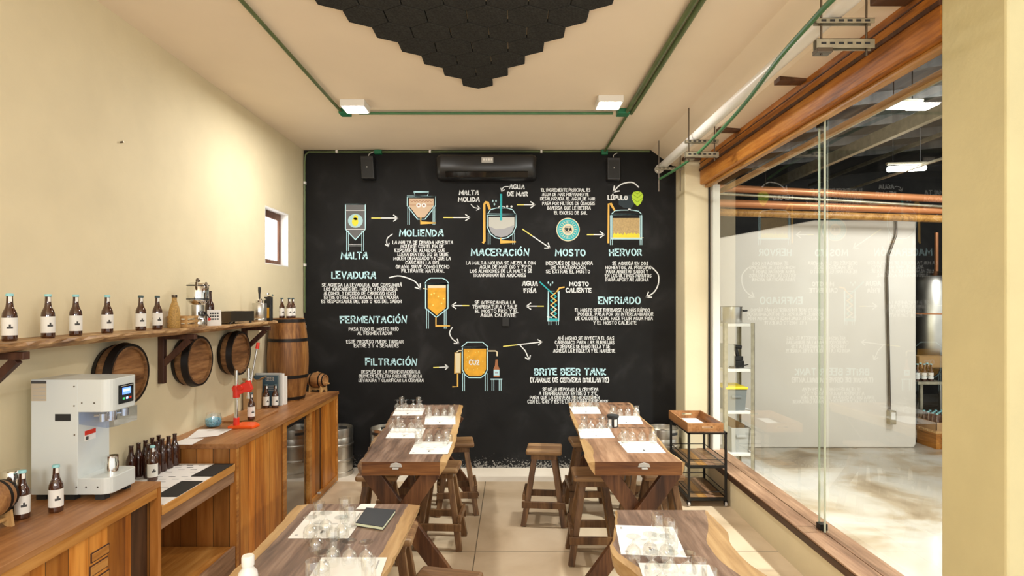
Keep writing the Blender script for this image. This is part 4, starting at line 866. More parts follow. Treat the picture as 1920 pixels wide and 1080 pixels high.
b = MB(); b.lathe([(0, .146), (.0215, .146), (.0215, .176), (.019, .181), (0, .181)], 28, (-.945, 2.09, ZT)); b.build('cap', 'white', bo, world=True)
x, y, z = onz(1149, 800, ZT)
ti = thing('storage_tin', 'round black tin with a lid among the glasses of the right back table', 'tin', (x, y, ZT))
b = MB(); b.lathe([(0, 0), (.046, 0), (.046, .082), (0, .082)], 24, (x, y, ZT)); b.build('body', 'black_plastic', ti, world=True)
b = MB(); b.lathe([(0, .082), (.053, .082), (.053, .10), (.05, .104), (0, .104)], 24, (x, y, ZT)); b.build('lid', 'black_matte', ti, world=True)
b = MB(); b.lathe([(.0465, .01), (.047, .01), (.047, .07), (.0465, .07)], 24, (x, y, ZT), caps=False); b = MB()
for a in (-60, 5):
    for k in range(3):
        a0, a1 = R(a - 90 + k * 12), R(a - 90 + (k + 1) * 12)
        b.add([(x + .0466 * math.cos(q), y + .0466 * math.sin(q), ZT + h) for q, h in ((a0, .008), (a1, .008), (a1, .07), (a0, .07))], [(0, 1, 2, 3)])
b.build('label_strip', 'paper', ti, world=True)
# ================================================================== CABINETS ALONG THE LEFT WALL
XF = -2.01; XW = XL
ZC, ZB, ZA = 1.022, .882, 1.03
# far counter with fridge and sliding door
YC0, YC1 = 4.257, 6.75
t = thing('counter_cabinet', 'long wooden counter along the left wall with a built-in fridge', 'cabinet', (-2.3, 5.5, 0))
b = MB(); b.box(XW, XF + .012, YC0 - .01, YC1, ZC - .035, ZC); b.build('worktop', 'counter', t, .003, world=True)
b = MB(); b.box(XW + .001, XF - .002, YC0, YC0 + .03, 0, ZC - .035); b.build('side_panel', 'cab_side', t, world=True)
b = MB(); b.box(XW + .001, XF, YC1 - .03, YC1, 0, ZC - .035); b.build('side_panel', 'cab_side', t, world=True)
b = MB(); b.box(XF - .03, XF - .005, YC0 + .03, 5.16, .0, ZC - .035); b.build('front_panel', 'cab', t, world=True)
for q in ((XF - .004, XF + .004, YC0, YC0 + .035, 0, ZC - .035), (XF - .05, XF + .002, 5.13, 5.21, 0, ZC - .035), (XF - .05, XF + .002, 5.80, 5.86, 0, ZC - .035), (XF - .05, XF + .006, YC1 - .05, YC1 - .031, 0, ZC - .035), (XF - .03, XF + .004, 5.21, YC1 - .05, ZC - .075, ZC - .035)):
    b = MB(); b.box(*q); b.build('face_frame', 'cab_trim', t, .002, world=True)
b = MB(); b.box(XF - .05, XF + .002, 5.86, YC1 - .05, 0, .06); b.build('plinth', 'cab_trim', t, world=True)
b = MB(); b.box(XF - .055, XF - .02, 5.86, 6.16, .06, ZC - .075); d1 = b.build('sliding_door', 'cab', t, world=True)
b = MB(); b.box(XF - .035, XF - .01, 6.23, YC1 - .05, .06, ZC - .075); d2 = b.build('sliding_door', 'cab', t, world=True)
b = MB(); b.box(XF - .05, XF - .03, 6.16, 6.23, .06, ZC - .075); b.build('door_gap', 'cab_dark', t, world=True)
b = MB(); b.box(XF - .012, XF + .02, 6.05, 6.09, .06, .075); b.build('door_stop', 'silver_sticker', t, world=True)
fr = thing('fridge', 'undercounter fridge with a dark mirror-like glass door in the wooden counter', 'fridge', (-2.25, 5.5, 0))
b = MB(); b.box(XF - .5, XF - .075, 5.225, 5.785, .03, .93); b.build('body', 'black_matte', fr, world=True)
b = MB(); b.box(XF - .07, XF - .03, 5.22, 5.79, .03, .935); b.build('door_frame', 'black_metal', fr, .003, world=True)
b = MB(); b.box(XF - .034, XF - .026, 5.25, 5.76, .06, .905); b.build('door_glass', 'fridge_glass', fr, world=True)
# low desk section
YB0 = 3.36
t = thing('work_desk', 'low open wooden desk between the two taller cabinets', 'desk', (-2.3, 3.8, 0))
b = MB(); b.box(XW, XF, YB0, YC0 - .012, ZB - .055, ZB); b.build('desktop', 'cab_trim', t, .004, world=True)
b = MB(); b.box(XF - .035, XF - .008, YB0, YC0 - .012, ZB - .135, ZB - .056); b.build('apron', 'sill_wood', t, .002, world=True)
b = MB(); b.box(XW + .002, XW + .02, YB0, YC0 - .012, 0, ZB - .056); b.build('back_panel', 'cab', t, world=True)
b = MB(); b.box(XW + .02, XF - .02, YB0, YC0 - .012, .25, .278); b.build('shelf', 'cab_trim', t, .003, world=True)
b = MB(); b.box(XF - .02, XF, YB0, YC0 - .012, .0, .282); b.build('plinth', 'sill_wood', t, .003, world=True)
# near cabinet with carved door
YA1 = 3.345
def xa(y): return XF + .03 * (YA1 - y) / 1.1
t = thing('near_cabinet', 'wooden cabinet in the near left corner with carved bottle figures on its door', 'cabinet', (-2.3, 2.4, 0))
b = MB(); b.prism([(XW, .9, ZA - .03), (xa(.9), .9, ZA - .03), (xa(YA1), YA1, ZA - .03), (XW, YA1, ZA - .03)], (0, 0, .03)); b.build('worktop', 'counter', t, .003, world=True)
b = MB(); b.box(XW + .001, XF, YA1 - .03, YA1, 0, ZA - .03); b.build('side_panel', 'cab_side', t, world=True)
b = MB(); b.prism([(xa(.9) - .03, .9, ZA - .085), (xa(.9) - .004, .9, ZA - .085), (xa(YA1) - .004, YA1 - .03, ZA - .085), (xa(YA1) - .03, YA1 - .03, ZA - .085)], (0, 0, .055)); b.build('top_rail', 'cab_trim', t, .002, world=True)
b = MB(); b.prism([(xa(.9) - .06, .9, .0), (xa(.9) - .04, .9, .0), (xa(3.1) - .04, 3.1, .0), (xa(3.1) - .06, 3.1, .0)], (0, 0, .93)); 
b = MB(); b.box(XF - .05, XF - .012, 2.42, 3.10, .42, ZA - .085); dr = b.build('door', 'cab', t, .003, world=True)
def carve(y0, y1, z0, z1, d=.006, mat='heart_end', rad=.008):
    b = MB(); b.box(XF - .013, XF - .012 + d, y0, y1, z0, z1); b.build('carving', mat, dr, rad, world=True)
for z0, z1, y0, y1 in ((.80, .85, 2.80, 2.93), (.735, .79, 2.79, 2.92), (.665, .72, 2.80, 2.93)):
    carve(y0, y1, z0, z1, .004, 'bracket', .003); carve(y0 + .007, y1 - .007, z0 + .006, z1 - .006, .007, 'cab_trim', .002)
carve(2.80, 2.92, .47, .655, .004, 'bracket', .003); carve(2.808, 2.912, .477, .648, .007, 'sill_wood', .002)
b = MB(); b.tube(smoothpath([(XF + .0, 2.79, .452), (XF + .006, 2.83, .44), (XF + .008, 2.87, .445), (XF + .004, 2.92, .46)], 4), .009, 6); b.build('carved_handle', 'bracket', dr, world=True)
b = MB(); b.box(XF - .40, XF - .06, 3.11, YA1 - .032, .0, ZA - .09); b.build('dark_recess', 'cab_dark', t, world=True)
b = MB(); b.box(XF - .05, XF - .004, 2.42, 3.13, .0, .41); b.build('lower_panel', 'cab_trim', t, .003, world=True)
b = MB(); b.prism([(xa(2.40) - .05, 2.34, 0), (xa(2.4) - .004, 2.34, 0), (xa(2.4) - .004, 2.41, 0), (xa(2.4) - .05, 2.41, 0)], (0, 0, ZA - .085)); b.build('post', 'cab_trim', t, .002, world=True)
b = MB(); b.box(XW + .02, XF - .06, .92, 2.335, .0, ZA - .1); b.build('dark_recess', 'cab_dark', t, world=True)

# ================================================================== BOTTLES
def blob(i, j, n, rows, a0):
    k = (j - a0) % n
    return 1 if (int(rows * .45) == i and k < 3) or (int(rows * .45) + 1 == i and k == 1) or (int(rows * .5) == i and k == n - 6) else 0
def bottle(label, lab=True, glass='amber', cap='cap_teal', foil=True):
    t = thing('beer_bottle', label, 'bottle', group='brown beer bottles')
    b = MB(); b.lathe([(0, 0), (.027, 0), (.0302, .004), (.0305, .012), (.0305, .118), (.0285, .135), (.021, .153), (.0158, .166), (.0138, .185), (.0126, .214), (.0142, .217), (.0142, .224), (.0128, .226), (0, .226)], 24); b.build('bottle_glass', glass, t)
    if lab:
        n, rows = 24, 8; b = MB(); b.lathe([(.0309, .028 + .085 * i / rows) for i in range(rows + 1)], n, mfun=lambda i, j: blob(i, j, n, rows, 18), caps=False)
        b.build('paper_label', ['label', 'ink'], t)
        if foil:
            b = MB(); b.lathe([(.0140, .19), (.0133, .215)], 24, caps=False); b.f = b.f[18:22]; b.m = b.m[:4]; b.s = b.s[:4]
            b.build('neck_strip', 'label', t)
    if cap: b = MB(); b.lathe([(.0160, .2165), (.0163, .219), (.0155, .228), (.0135, .230), (0, .230)], 20); b.build('crown_cap', cap, t)
    return t
pb = Proto(bottle('', True)); pe = Proto(bottle('', False, 'amber_red', None)); pd = Proto(bottle('', True, cap='cap_dark'))
ZS = 1.868   # shelf top
XS = -2.43
for i, (px, rz) in enumerate(((18, .35), (90, .6), (142, .5), (201, .55), (264, .45), (295, .6))):
    y = XS * F / (px - CX); (pb if i < 4 else pd)((XS, y, ZS), rz, '%s labelled brown beer bottle from the left on the wall shelf' % ('first', 'second', 'third', 'fourth', 'fifth', 'sixth')[i], 'bottles on the wall shelf')
for i, px in enumerate((528.5, 542, 549)):
    y = 6.12 + (i == 1) * -.03 + (i == 2) * .08; pd(((px - CX) * y / F, y, 1.882), .5, ('left', 'middle', 'right')[i] + ' labelled beer bottle standing on the tall barrel', 'bottles on the barrel', .93)
for px, py, lb in ((105, 959, 'labelled beer bottle right of another, in front of the white machine'), (42, 972, 'labelled beer bottle at the far left of the near cabinet')):
    x, y, z = onz(px, py, ZA); pb((x, y, ZA), .5, lb, 'bottles on the near cabinet')
for px, py, lb in ((499, 765, 'labelled beer bottle before the cardboard box, left of its twin'), (516, 764.5, 'labelled beer bottle in front of the upright books')):
    x, y, z = onz(px, py, ZC); pd((x, y, ZC), .5, lb, 'bottles on the far counter')
x, y, z = onz(471, 787, ZC + .022); pd((x, y, ZC + .024), .5, 'labelled beer bottle standing on the orange capping stand', 'bottles on the far counter')
x, y, z = onz(286, 901, ZB + .004); pb((x, y, ZB + .004), .4, 'labelled beer bottle in front of the unlabelled bottles on the low desk', 'bottles on the low desk')
k = 0
for row in range(2):
    for i in range(5):
        y = 3.84 + i * .075 + row * .05; x = -2.505 + row * .085; k += 1
        pe((x, y, ZB + .004), 0, 'unlabelled brown bottle on the low desk, %s from the near end of the %s row' % (('first',) + tuple(ORD[1:5]) if i else ('first',))[i] if False else 'unlabelled brown bottle on the low desk, %s from near end of the %s row' % (('first', 'second', 'third', 'fourth', 'fifth')[i], ('wall', 'front')[row]), 'unlabelled bottles on the low desk')
# ================================================================== WALL SHELF
sh_ = thing('wall_shelf', 'long live edge wooden shelf along the left wall', 'shelf', (XW, 4.2, ZS))
b = MB(); rnd = random.Random(5); N = 60; secs = []
for i in range(N + 1):
    y = 1.6 + (5.93 - 1.6) * i / N; xf = -2.30 + .012 * math.sin(y * 3.1) + rnd.uniform(-.006, .006) - (.10 * max(0, (y - 5.7) / .23) ** 2 if y > 5.7 else 0)
    secs.append([(XW, y, ZS - .045), (xf - .05 - rnd.uniform(0, .012), y, ZS - .045), (xf - .012 - rnd.uniform(0, .02), y, ZS - .03 + rnd.uniform(-.006, .006)), (xf + rnd.uniform(-.01, .006), y, ZS - .016 + rnd.uniform(-.005, .005)), (xf - .005, y, ZS), (XW, y, ZS)])
n = 6; b.add([p for s in secs for p in s], [(i * n + j, i * n + (j + 1) % n, (i + 1) * n + (j + 1) % n, (i + 1) * n + j) for i in range(N) for j in range(n)] + [tuple(range(n))[::-1], tuple(range(N * n, N * n + n))])
b.build('shelf_board', 'shelf', sh_, world=True)
for i, y in enumerate((2.78, 4.27, 5.58)):
    t = thing('shelf_bracket', 'dark wooden shelf bracket, %s along the left wall' % ('nearest, at the left frame edge', 'middle one, between the first two barrels', 'farthest, beside the tall barrel')[i], 'bracket', (XW, y, 1.45), 0, 'shelf brackets')
    b = MB(); b.box(XW + .001, XW + .045, y - .02, y + .02, 1.46, ZS - .046); b.build('upright', 'bracket', t, .003, world=True)
    b = MB(); b.box(XW + .045, XW + .27, y - .02, y + .02, ZS - .085, ZS - .048); b.build('arm', 'bracket', t, .003, world=True)
    b = MB(); b.bar((XW + .03, y, 1.60), (XW + .225, y, ZS - .085), .035, .04, (0, 1, 0)); b.build('brace', 'bracket', t, .003, world=True)
# half barrels on the wall
t = thing('half_barrel', '', 'barrel', group='half barrels on the wall')
b = MB(); b.lathe([(.172, 0), (.196, .06), (.197, .085), (.188, .13), (.165, .13), (.165, .112), (0, .112)], 40, axis='X'); b.build('staves', 'stave_x', t)
b = MB(); b.lathe([(0, .108), (.166, .108), (.166, .113), (0, .113)], 40, axis='X'); b.build('head', 'head_wood', t)
for h0, h1, r0, r1 in ((.002, .032, .175, .187), (.088, .131, .200, .191)):
    b = MB(); b.lathe([(r0, h0), (r0 + .004, h0), (r1 + .004, h1), (r1 - .012, h1)], 40, axis='X'); b.build('hoop', 'hoop', t)
hb = Proto(t)
for i, y in enumerate((3.75, 4.59, 5.28)): hb((XW + .001, y, 1.592), 0, 'half barrel mounted on the left wall, %s' % ('partly behind the white machine', 'middle of the three', 'beside the tall barrel')[i])
# tall barrel on the counter
bx_, by_ = -2.366, 6.17
t = thing('tall_barrel', 'tall upright wooden barrel with dark hoops on the far counter', 'barrel', (bx_, by_, ZC))
def br(h): u = (h / .86 - .5) * 2; return .207 - .045 * u * u
pr = [(br(.86 * i / 14), .86 * i / 14) for i in range(15)]
b = MB(); b.lathe([(0, .0)] + pr + [(.145, .86), (.145, .835), (0, .835)], 40, (bx_, by_, ZC)); b.build('staves', 'stave', t, world=True)
for h in (.015, .24, .62, .82):
    b = MB(); b.lathe([(br(h) - .01, h), (br(h) + .004, h), (br(h + .032) + .004, h + .032), (br(h + .032) - .01, h + .032)], 40, (bx_, by_, ZC)); b.build('hoop', 'hoop', t, world=True)
# small barrel on a stand at the end of the counter
def small_barrel(x, y, z, label, ax='X', s=1.0):
    t = thing('small_barrel', label, 'barrel', (x, y, z))
    hb_ = [(.062 + .026 * (1 - (u * u)), u * .105 * s) for u in [(-1 + i / 5) for i in range(11)]]; zc = .135
    b = MB(); b.lathe([(0, hb_[0][1] + .01), (.052, hb_[0][1] + .01), (.054, hb_[0][1])] + hb_ + [(.054, hb_[-1][1]), (.052, hb_[-1][1] - .01), (0, hb_[-1][1] - .01)], 28, (0, 0, zc), axis=ax); b.build('staves', 'small_stave', t)
    for u in (-.9, -.5, .5, .9):
        h = u * .105 * s; r = .062 + .026 * (1 - u * u); b = MB(); b.lathe([(r - .004, h - .007), (r + .0025, h - .007), (r + .0025, h + .007), (r - .004, h + .007)], 28, (0, 0, zc), axis=ax); b.build('hoop', 'hoop', t)
    for sx in (-.07, .07):
        b = MB(); f_ = lambda u, v: (sx, u, v) if ax == 'X' else (u, sx, v)
        b.prism([f_(-.07, 0), f_(-.045, 0), f_(0, .03), f_(.045, 0), f_(.07, 0), f_(.06, .075), f_(.03, .055), f_(-.03, .055), f_(-.06, .075)], (.014, 0, 0) if ax == 'X' else (0, .014, 0)); b.build('cradle_end', 'pale_wood', t)
    b = MB()
    for u in (-.04, .04):
        if ax == 'X': b.box(-.07, .07, u - .008, u + .008, .03, .045)
        else: b.box(u - .008, u + .008, -.07, .07, .03, .045)
    b.build('cradle_rail', 'pale_wood', t)
    b = MB()
    if ax == 'X': b.tube([(.10, 0, .10), (.15, 0, .10)], .009, 10); b.tube([(.135, 0, .09), (.135, 0, .125)], .006, 8)
    b.lathe([(.010, .215), (.012, .232), (0, .232)], 10); b.build('tap', 'pale_wood', t)
    return t
x, y, z = onz(592, 736, ZC); sb = small_barrel(x, y + .06, ZC, 'small barrel on a cradle at the far end of the counter')
sb.rotation_euler.z = -.25
b = MB(); b.tube([(x - .13, y + .02, ZC + .12), (x - .145, y + .02, ZC + .30)], .014, 8); tag(b.build('wooden_dowel', 'pale_wood', loc=(x - .13, y + .02, ZC)), 'pale wooden stick standing behind the small barrel', 'stick')
b = bpy.data.objects['wooden_dowel']; b.location.z = ZC - .12 + .12
x, y = -2.355, 2.60
small_barrel(x, y, ZA, 'small barrel at the left frame edge on the near cabinet', 'Y', 1.1)
# ================================================================== THINGS ON THE NEAR CABINET AND DESK
# white canning machine
y0, y1 = 3.017, 3.255; xb, xm, xf = -2.485, -2.245, -2.08; zb = ZA + .03
t = thing('canning_machine', 'white can sealing machine with a blue screen on the near cabinet', 'machine', (-2.3, 3.13, ZA))
def rprism(x0, x1, z0, z1, r=.045):
    """block whose two front (+x) vertical edges are rounded"""
    pts = [(x0, y0), (x1 - r, y0)] + [(x1 - r + r * math.sin(a), y0 + r - r * math.cos(a)) for a in [math.pi / 2 * k / 5 for k in range(1, 6)]] + [(x1 - r + r * math.cos(a), y1 - r + r * math.sin(a)) for a in [math.pi / 2 * k / 5 for k in range(6)]] + [(x0, y1)]
    b = MB(); b.prism([(px, py, z0) for px, py in pts], (0, 0, z1 - z0)); return b
rprism(xb, xm + .001, zb, 1.655, .002).build('column', 'machine', t, .004, world=True)
hd = rprism(xm, xf, 1.487, 1.655).build('head', 'machine', t, .003, world=True)
rprism(xm, xf, zb, 1.145).build('base', 'machine', t, .004, world=True)
b = MB(); b.box(xf - .0015, xf + .004, 3.085, 3.205, 1.515, 1.615); sc_ = b.build('control_panel', 'black_gloss', hd, .002, world=True)
b = MB(); b.box(xf + .0035, xf + .0052, 3.112, 3.180, 1.562, 1.598, 0); b.box(xf + .0035, xf + .0056, 3.118, 3.170, 1.577, 1.590, 1)
for k, mi in ((0, 2), (1, 1), (2, 3)): b.box(xf + .0035, xf + .0055, 3.115 + k * .027, 3.13 + k * .027, 1.535, 1.546, mi)
b.box(xf + .0035, xf + .0052, 3.10, 3.195, 1.606, 1.609, 4)
b.build('screen', ['screen', 'screen_pale', 'green_led', 'red', 'silver_sticker'], hd, world=True)
b = MB(); b.box(xb + .002, xb + .08, y0 - .0015, y0 + .001, 1.60 + .035, 1.60 + .05, 0); b.box(xb + .002, xb + .08, y0 - .0012, y0 + .001, 1.545, 1.635, 1)
for k in range(4): b.box(xb + .01, xb + .04, y0 - .002, y0, 1.555 + k * .018, 1.557 + k * .018, 2); b.box(xb + .045, xb + .075, y0 - .002, y0, 1.553 + k * .02, 1.556 + k * .02, 2)
b.build('rating_sticker', ['ink', 'sticker', 'print'], t, world=True)
b = MB(); b.box(-2.36, -2.28, y0 - .0015, y0 + .001, 1.442, 1.478); b.build('black_plate', 'black_matte', t, world=True)
b = MB()
for x, z in ((-2.262, 1.62), (-2.262, 1.52), (-2.222, 1.535), (-2.158, 1.535), (-2.26, 1.37), (-2.2, 1.10), (-2.14, 1.10), (-2.25, 1.10)): b.lathe([(0, 0), (.004, 0), (.004, .002), (0, .002)], 8, (x, y0 - .0018, z), axis='Y')
b.build('screw', 'dark_steel', t, world=True)
b = MB(); b.box(xm + .0005, xm + .0025, y0 + .05, y0 + .13, 1.355, 1.378, 0); b.box(xm + .0005, xm + .0025, y0 + .05, y0 + .13, 1.325, 1.353, 1); b.box(xm + .001, xm + .003, y0 + .055, y0 + .075, 1.33, 1.347, 2); b.build('warning_sticker', ['red', 'paper', 'ink'], t, world=True)
pts = [(xm + .005, y0 + .004), (xf - .02, y0 + .004), (xf + .004, y0 + .03), (xf + .004, y1 - .02), (xf - .02, y1 - .004), (xm + .005, y1 - .004)]
b = MB(); n = len(pts); lo = [(x, y, 1.405 + (.018 if x < -2.2 else 0)) for x, y in pts]; hi = [(x, y, 1.487) for x, y in pts]
b.add(lo + hi, [(i, (i + 1) % n, n + (i + 1) % n, n + i) for i in range(n)] + [tuple(range(n))]); b.build('clear_guard', 'acrylic', t, world=True)
b = MB(); b.tube([(-2.15, 3.13, 1.487), (-2.15, 3.13, 1.425)], .028, 14); b.tube([(-2.15, 3.07, 1.47), (-2.15, 3.07, 1.43)], .018, 12); b.tube([(-2.11, 3.18, 1.48), (-2.11, 3.18, 1.44)], .02, 12); b.tube([(-2.20, 3.07, 1.46), (-2.10, 3.19, 1.455)], .008, 8); b.build('seaming_rollers', 'chrome', t, world=True)
b = MB(); b.lathe([(0, 1.145), (.032, 1.145), (.032, 1.20), (.030, 1.205), (.030, 1.235), (0, 1.235)], 20, (-2.145, 3.13, 0)); b.build('turntable', 'chrome', t, world=True)
for x in (xb + .04, xm - .05, xf - .06):
    for y in (y0 + .035, y1 - .035): b = MB(); b.box(x - .025, x + .025, y - .02, y + .02, ZA, zb); b.build('foot', 'black_matte', t, world=True)
# two small glasses behind the machine on the desk side
pj = None
for i, (px, py) in enumerate(((233, 885), (246, 886))):
    x, y = ((-2.50, 3.77), (-2.42, 3.66))[i]; ptum((x, y, ZB + .005), 0, ('left', 'right')[i] + ' small glass beside the unlabelled bottles on the low desk', 'straight glass tumblers', (1.15, 1.15, .8))
# chrome jigger shaker behind the left bottle
x, y = -2.40, 2.80
t = thing('grinder', 'small chrome topped black grinder behind the left beer bottle', 'grinder', (x, y, ZA))
b = MB(); b.lathe([(0, 0), (.035, 0), (.035, .006), (.024, .010), (.024, .15), (0, .15)], 24, (x, y, ZA)); b.build('body', 'black_plastic', t, world=True)
b = MB(); b.lathe([(0, .15), (.036, .15), (.038, .16), (.038, .215), (.034, .22), (0, .22)], 24, (x, y, ZA)); b.build('top', 'chrome', t, world=True)
# printed cloth and slate mats on the desk
cz = ZB + .001
b = MB(); b.box(XW + .03, XF - .004, YB0 + .02, YC0 - .03, ZB, ZB + .003, 0); rnd = random.Random(2)
for i in range(15):
    for j in range(5):
        if rnd.random() < .72:
            x0 = XW + .08 + j * .085 + (i % 2) * .03; y0_ = YB0 + .05 + i * .055
            b.add([(x0, y0_, ZB + .0034), (x0 + .045, y0_, ZB + .0034), (x0 + .045, y0_ + .013, ZB + .0034), (x0, y0_ + .013, ZB + .0034)], [(0, 1, 2, 3)], 1 if rnd.random() < .5 else 2)
tag(b.build('desk_cloth', ['paper', 'ink', 'print'], loc=(-2.3, 3.8, ZB)), 'white cloth printed with small dark dashes covering the low desk', 'cloth')
for i, q in enumerate((((426, 869), (438.5, 869), (398, 892.5), (358, 892.5)), ((341, 901.5), (381, 901.5), (334, 930.5), (290, 930.5)))):
    b = MB(); b.prism([onz(px, py, ZB + .0075) for px, py in (((403, 869), (439, 869), (398, 892.5), (358, 892.5)), ((341, 901.5), (381, 901.5), (332, 930.5), (290, 930.5)))[i]], (0, 0, -.004))
    tag(b.build('slate_mat', 'slate', loc=(-2.2, 3.6, ZB)), ('far', 'near')[i] + ' black slate mat on the printed desk cloth', 'mat', 'slate mats')
# ================================================================== THINGS ON THE FAR COUNTER
for i, q in enumerate((((348, 822), (382, 822), (360, 833.5), (318, 833.5)), ((372, 805), (436, 804), (408, 817), (350, 822)))):
    b = MB(); b.prism([onz(px, py, ZC + .002 + i * .0012) for px, py in q], (0, 0, -.001)); tag(b.build('paper_sheet', 'paper', loc=(-2.4, 4.4, ZC)), ('lower white paper sheet at the near wall corner of the far counter', 'upper white paper sheet before the jar of blue beads')[i], 'paper', 'paper sheets')
x, y = -2.475, 4.84
t = thing('glass_jar', 'glass jar of small blue caps on the far counter by the wall', 'jar', (x, y, ZC))
b = MB(); b.lathe([(0, 0), (.055, 0), (.068, .02), (.07, .06), (.058, .09), (.058, .115), (.055, .115), (.055, .09), (.066, .06), (.064, .02), (.05, .004), (0, .004)], 28, (x, y, ZC)); b.build('jar', 'glass', t, world=True)
b = MB(); b.lathe([(0, .006), (.05, .008), (.062, .03), (.06, .065), (.03, .075), (0, .072)], 24, (x, y, ZC)); b.build('contents', 'blue_beads', t, world=True)
# wooden serving board under the capping stand
b = MB(); b.box(-2.52, -2.20, 4.98, 5.50, ZC, ZC + .018); tag(b.build('serving_board', 'counter', bevel=.004, loc=(-2.36, 5.1, ZC)), 'flat wooden board behind the orange capping stand', 'board')
# bench capper
x, y, z = onz(470, 794, ZC); cx_, cy_ = -2.195, 4.83
t = thing('bottle_capper', 'orange and red bench bottle capper with chrome columns and raised lever', 'capper', (cx_, cy_, ZC))
b = MB(); b.prism([(cx_ - .12, cy_ - .08, ZC), (cx_ + .085, cy_ - .08, ZC), (cx_ + .10, cy_ + .02, ZC), (cx_ + .04, cy_ + .10, ZC), (cx_ - .08, cy_ + .10, ZC), (cx_ - .13, cy_, ZC)], (0, 0, .022)); b.build('base', 'orange', t, .006, world=True)
cA = (cx_ - .075, cy_ - .02); cB = (cx_ + .012, cy_ + .10)
b = MB(); b.tube([(cA[0], cA[1], ZC + .02), (cA[0], cA[1], ZC + .47)], .0155, 14); b.build('column', 'chrome', t, world=True)
b = MB(); b.tube([(cA[0], cA[1], ZC + .02), (cA[0], cA[1], ZC + .08)], .024, 14); b.build('collar', 'red', t, world=True)
b = MB(); q = (cx_ + .015, cy_ + .0); b.tube([(q[0], q[1], ZC + .27), (q[0], q[1], ZC + .485)], .0145, 14); b.build('ram', 'chrome', t, world=True)
b = MB(); b.bar((cA[0] - .02, cA[1], ZC + .295), (q[0] + .025, q[1], ZC + .345), .075, .05, (0, 0, 1)); b.tube([(cA[0], cA[1], ZC + .245), (cA[0], cA[1], ZC + .345)], .027, 14); b.tube([(q[0], q[1], ZC + .29), (q[0], q[1], ZC + .385)], .026, 14); b.tube([(cA[0] + .045, cA[1] - .04, ZC + .33), (cA[0] + .045, cA[1] + .04, ZC + .33)], .022, 12); b.build('head', 'red', t, .004, world=True)
b = MB(); b.tube([(q[0] + .018, q[1], ZC + .36), (q[0] + .065, q[1] + .02, ZC + .66)], .008, 10); lv = b.build('lever', 'chrome', t, world=True)
b = MB(); b.tube([(q[0] + .063, q[1] + .019, ZC + .645), (q[0] + .071, q[1] + .0225, ZC + .695)], .014, 10); b.build('grip', 'red', lv, world=True)
b = MB(); b.tube([(q[0], q[1], ZC + .235), (q[0], q[1], ZC + .272)], .017, 14); b.build('crimping_bell', 'chrome', t, world=True)
# cardboard box and books
t = thing('cardboard_box', 'open brown cardboard box behind the bottle capper', 'box', (-2.36, 5.32, ZC)); x0, x1, y0_, y1_, z1 = -2.56, -2.432, 5.56, 5.69, ZC + .275
t.location = (0, 0, ZC)
b = MB(); b.box(x0, x1, y0_, y0_ + .006, ZC + .004, z1); b.box(x0, x1, y1_ - .006, y1_, ZC + .004, z1); b.box(x0, x0 + .006, y0_ + .006, y1_ - .006, ZC + .004, z1); b.box(x1 - .006, x1, y0_ + .006, y1_ - .006, ZC + .004, z1); b.box(x0, x1, y0_, y1_, ZC, ZC + .004); b.build('carton', 'card', t, world=True)
b = MB(); b.prism([(x0, y0_, z1), (x1, y0_, z1), (x1 - .01, y0_ - .03, z1 + .03), (x0, y0_ - .03, z1 + .03)], (0, 0, .004)); b.prism([(x1, y0_, z1), (x1, y1_, z1), (x1 + .04, y1_, z1 + .03), (x1 + .04, y0_, z1 + .03)], (0, 0, .004)); b.build('flap', 'card', t, world=True)
for i, (y, th_, h_, m_, d_) in enumerate(((5.775, .03, .305, 'book_blue', .235), (5.808, .028, .325, 'silver_sticker', .25), (5.845, .04, .315, 'paper', .26), (5.885, .03, .285, 'paper', .275))):
    lb = ('dark blue book with pale lettering on its cover, frontmost of the upright books', 'grey book just behind the dark blue book', 'thick white book in the middle of the upright books', 'white book at the back of the upright books')[i]
    t = thing('book', lb, 'book', (-2.36, y, ZC), 0, 'books on the far counter'); xa_, xb_ = -2.545, -2.545 + d_
    b = MB(); b.box(xa_, xb_, y - th_ / 2, y - th_ / 2 + .003, ZC, ZC + h_); b.box(xa_, xb_, y + th_ / 2 - .003, y + th_ / 2, ZC, ZC + h_); b.box(xa_, xa_ + .003, y - th_ / 2, y + th_ / 2, ZC, ZC + h_)
    b.build('cover', m_, t, world=True)
    b = MB(); b.box(xa_ + .004, xb_ - .006, y - th_ / 2 + .003, y + th_ / 2 - .003, ZC + .004, ZC + h_ - .006); b.build('page_block', 'page' if m_ == 'book_blue' else 'paper', t, world=True)
    if i == 0:
        b = MB(); yb = y - th_ / 2 - .0008; mbk = 'silver_sticker'
        tmp = Paint.__new__(Paint); 
        def ctext(txt, xs, zb_, h, w_):
            x = xs
            for ch in txt:
                for st in P(GL[ch][1]): ribbon(b, [(x + u * h * .8, zb_ + v * h) for u, v in st], w_, yb, 0)
                x += (GL[ch][0] + .22) * h * .8
        ctext('BEER', xb_ - .115, ZC + .255, .035, .0035)
        for k in range(3): b.box(xb_ - .11, xb_ - .03, yb - .0002, yb + .0006, ZC + .20 - k * .02, ZC + .205 - k * .02)
        b.build('cover_lettering', mbk, t, world=True)
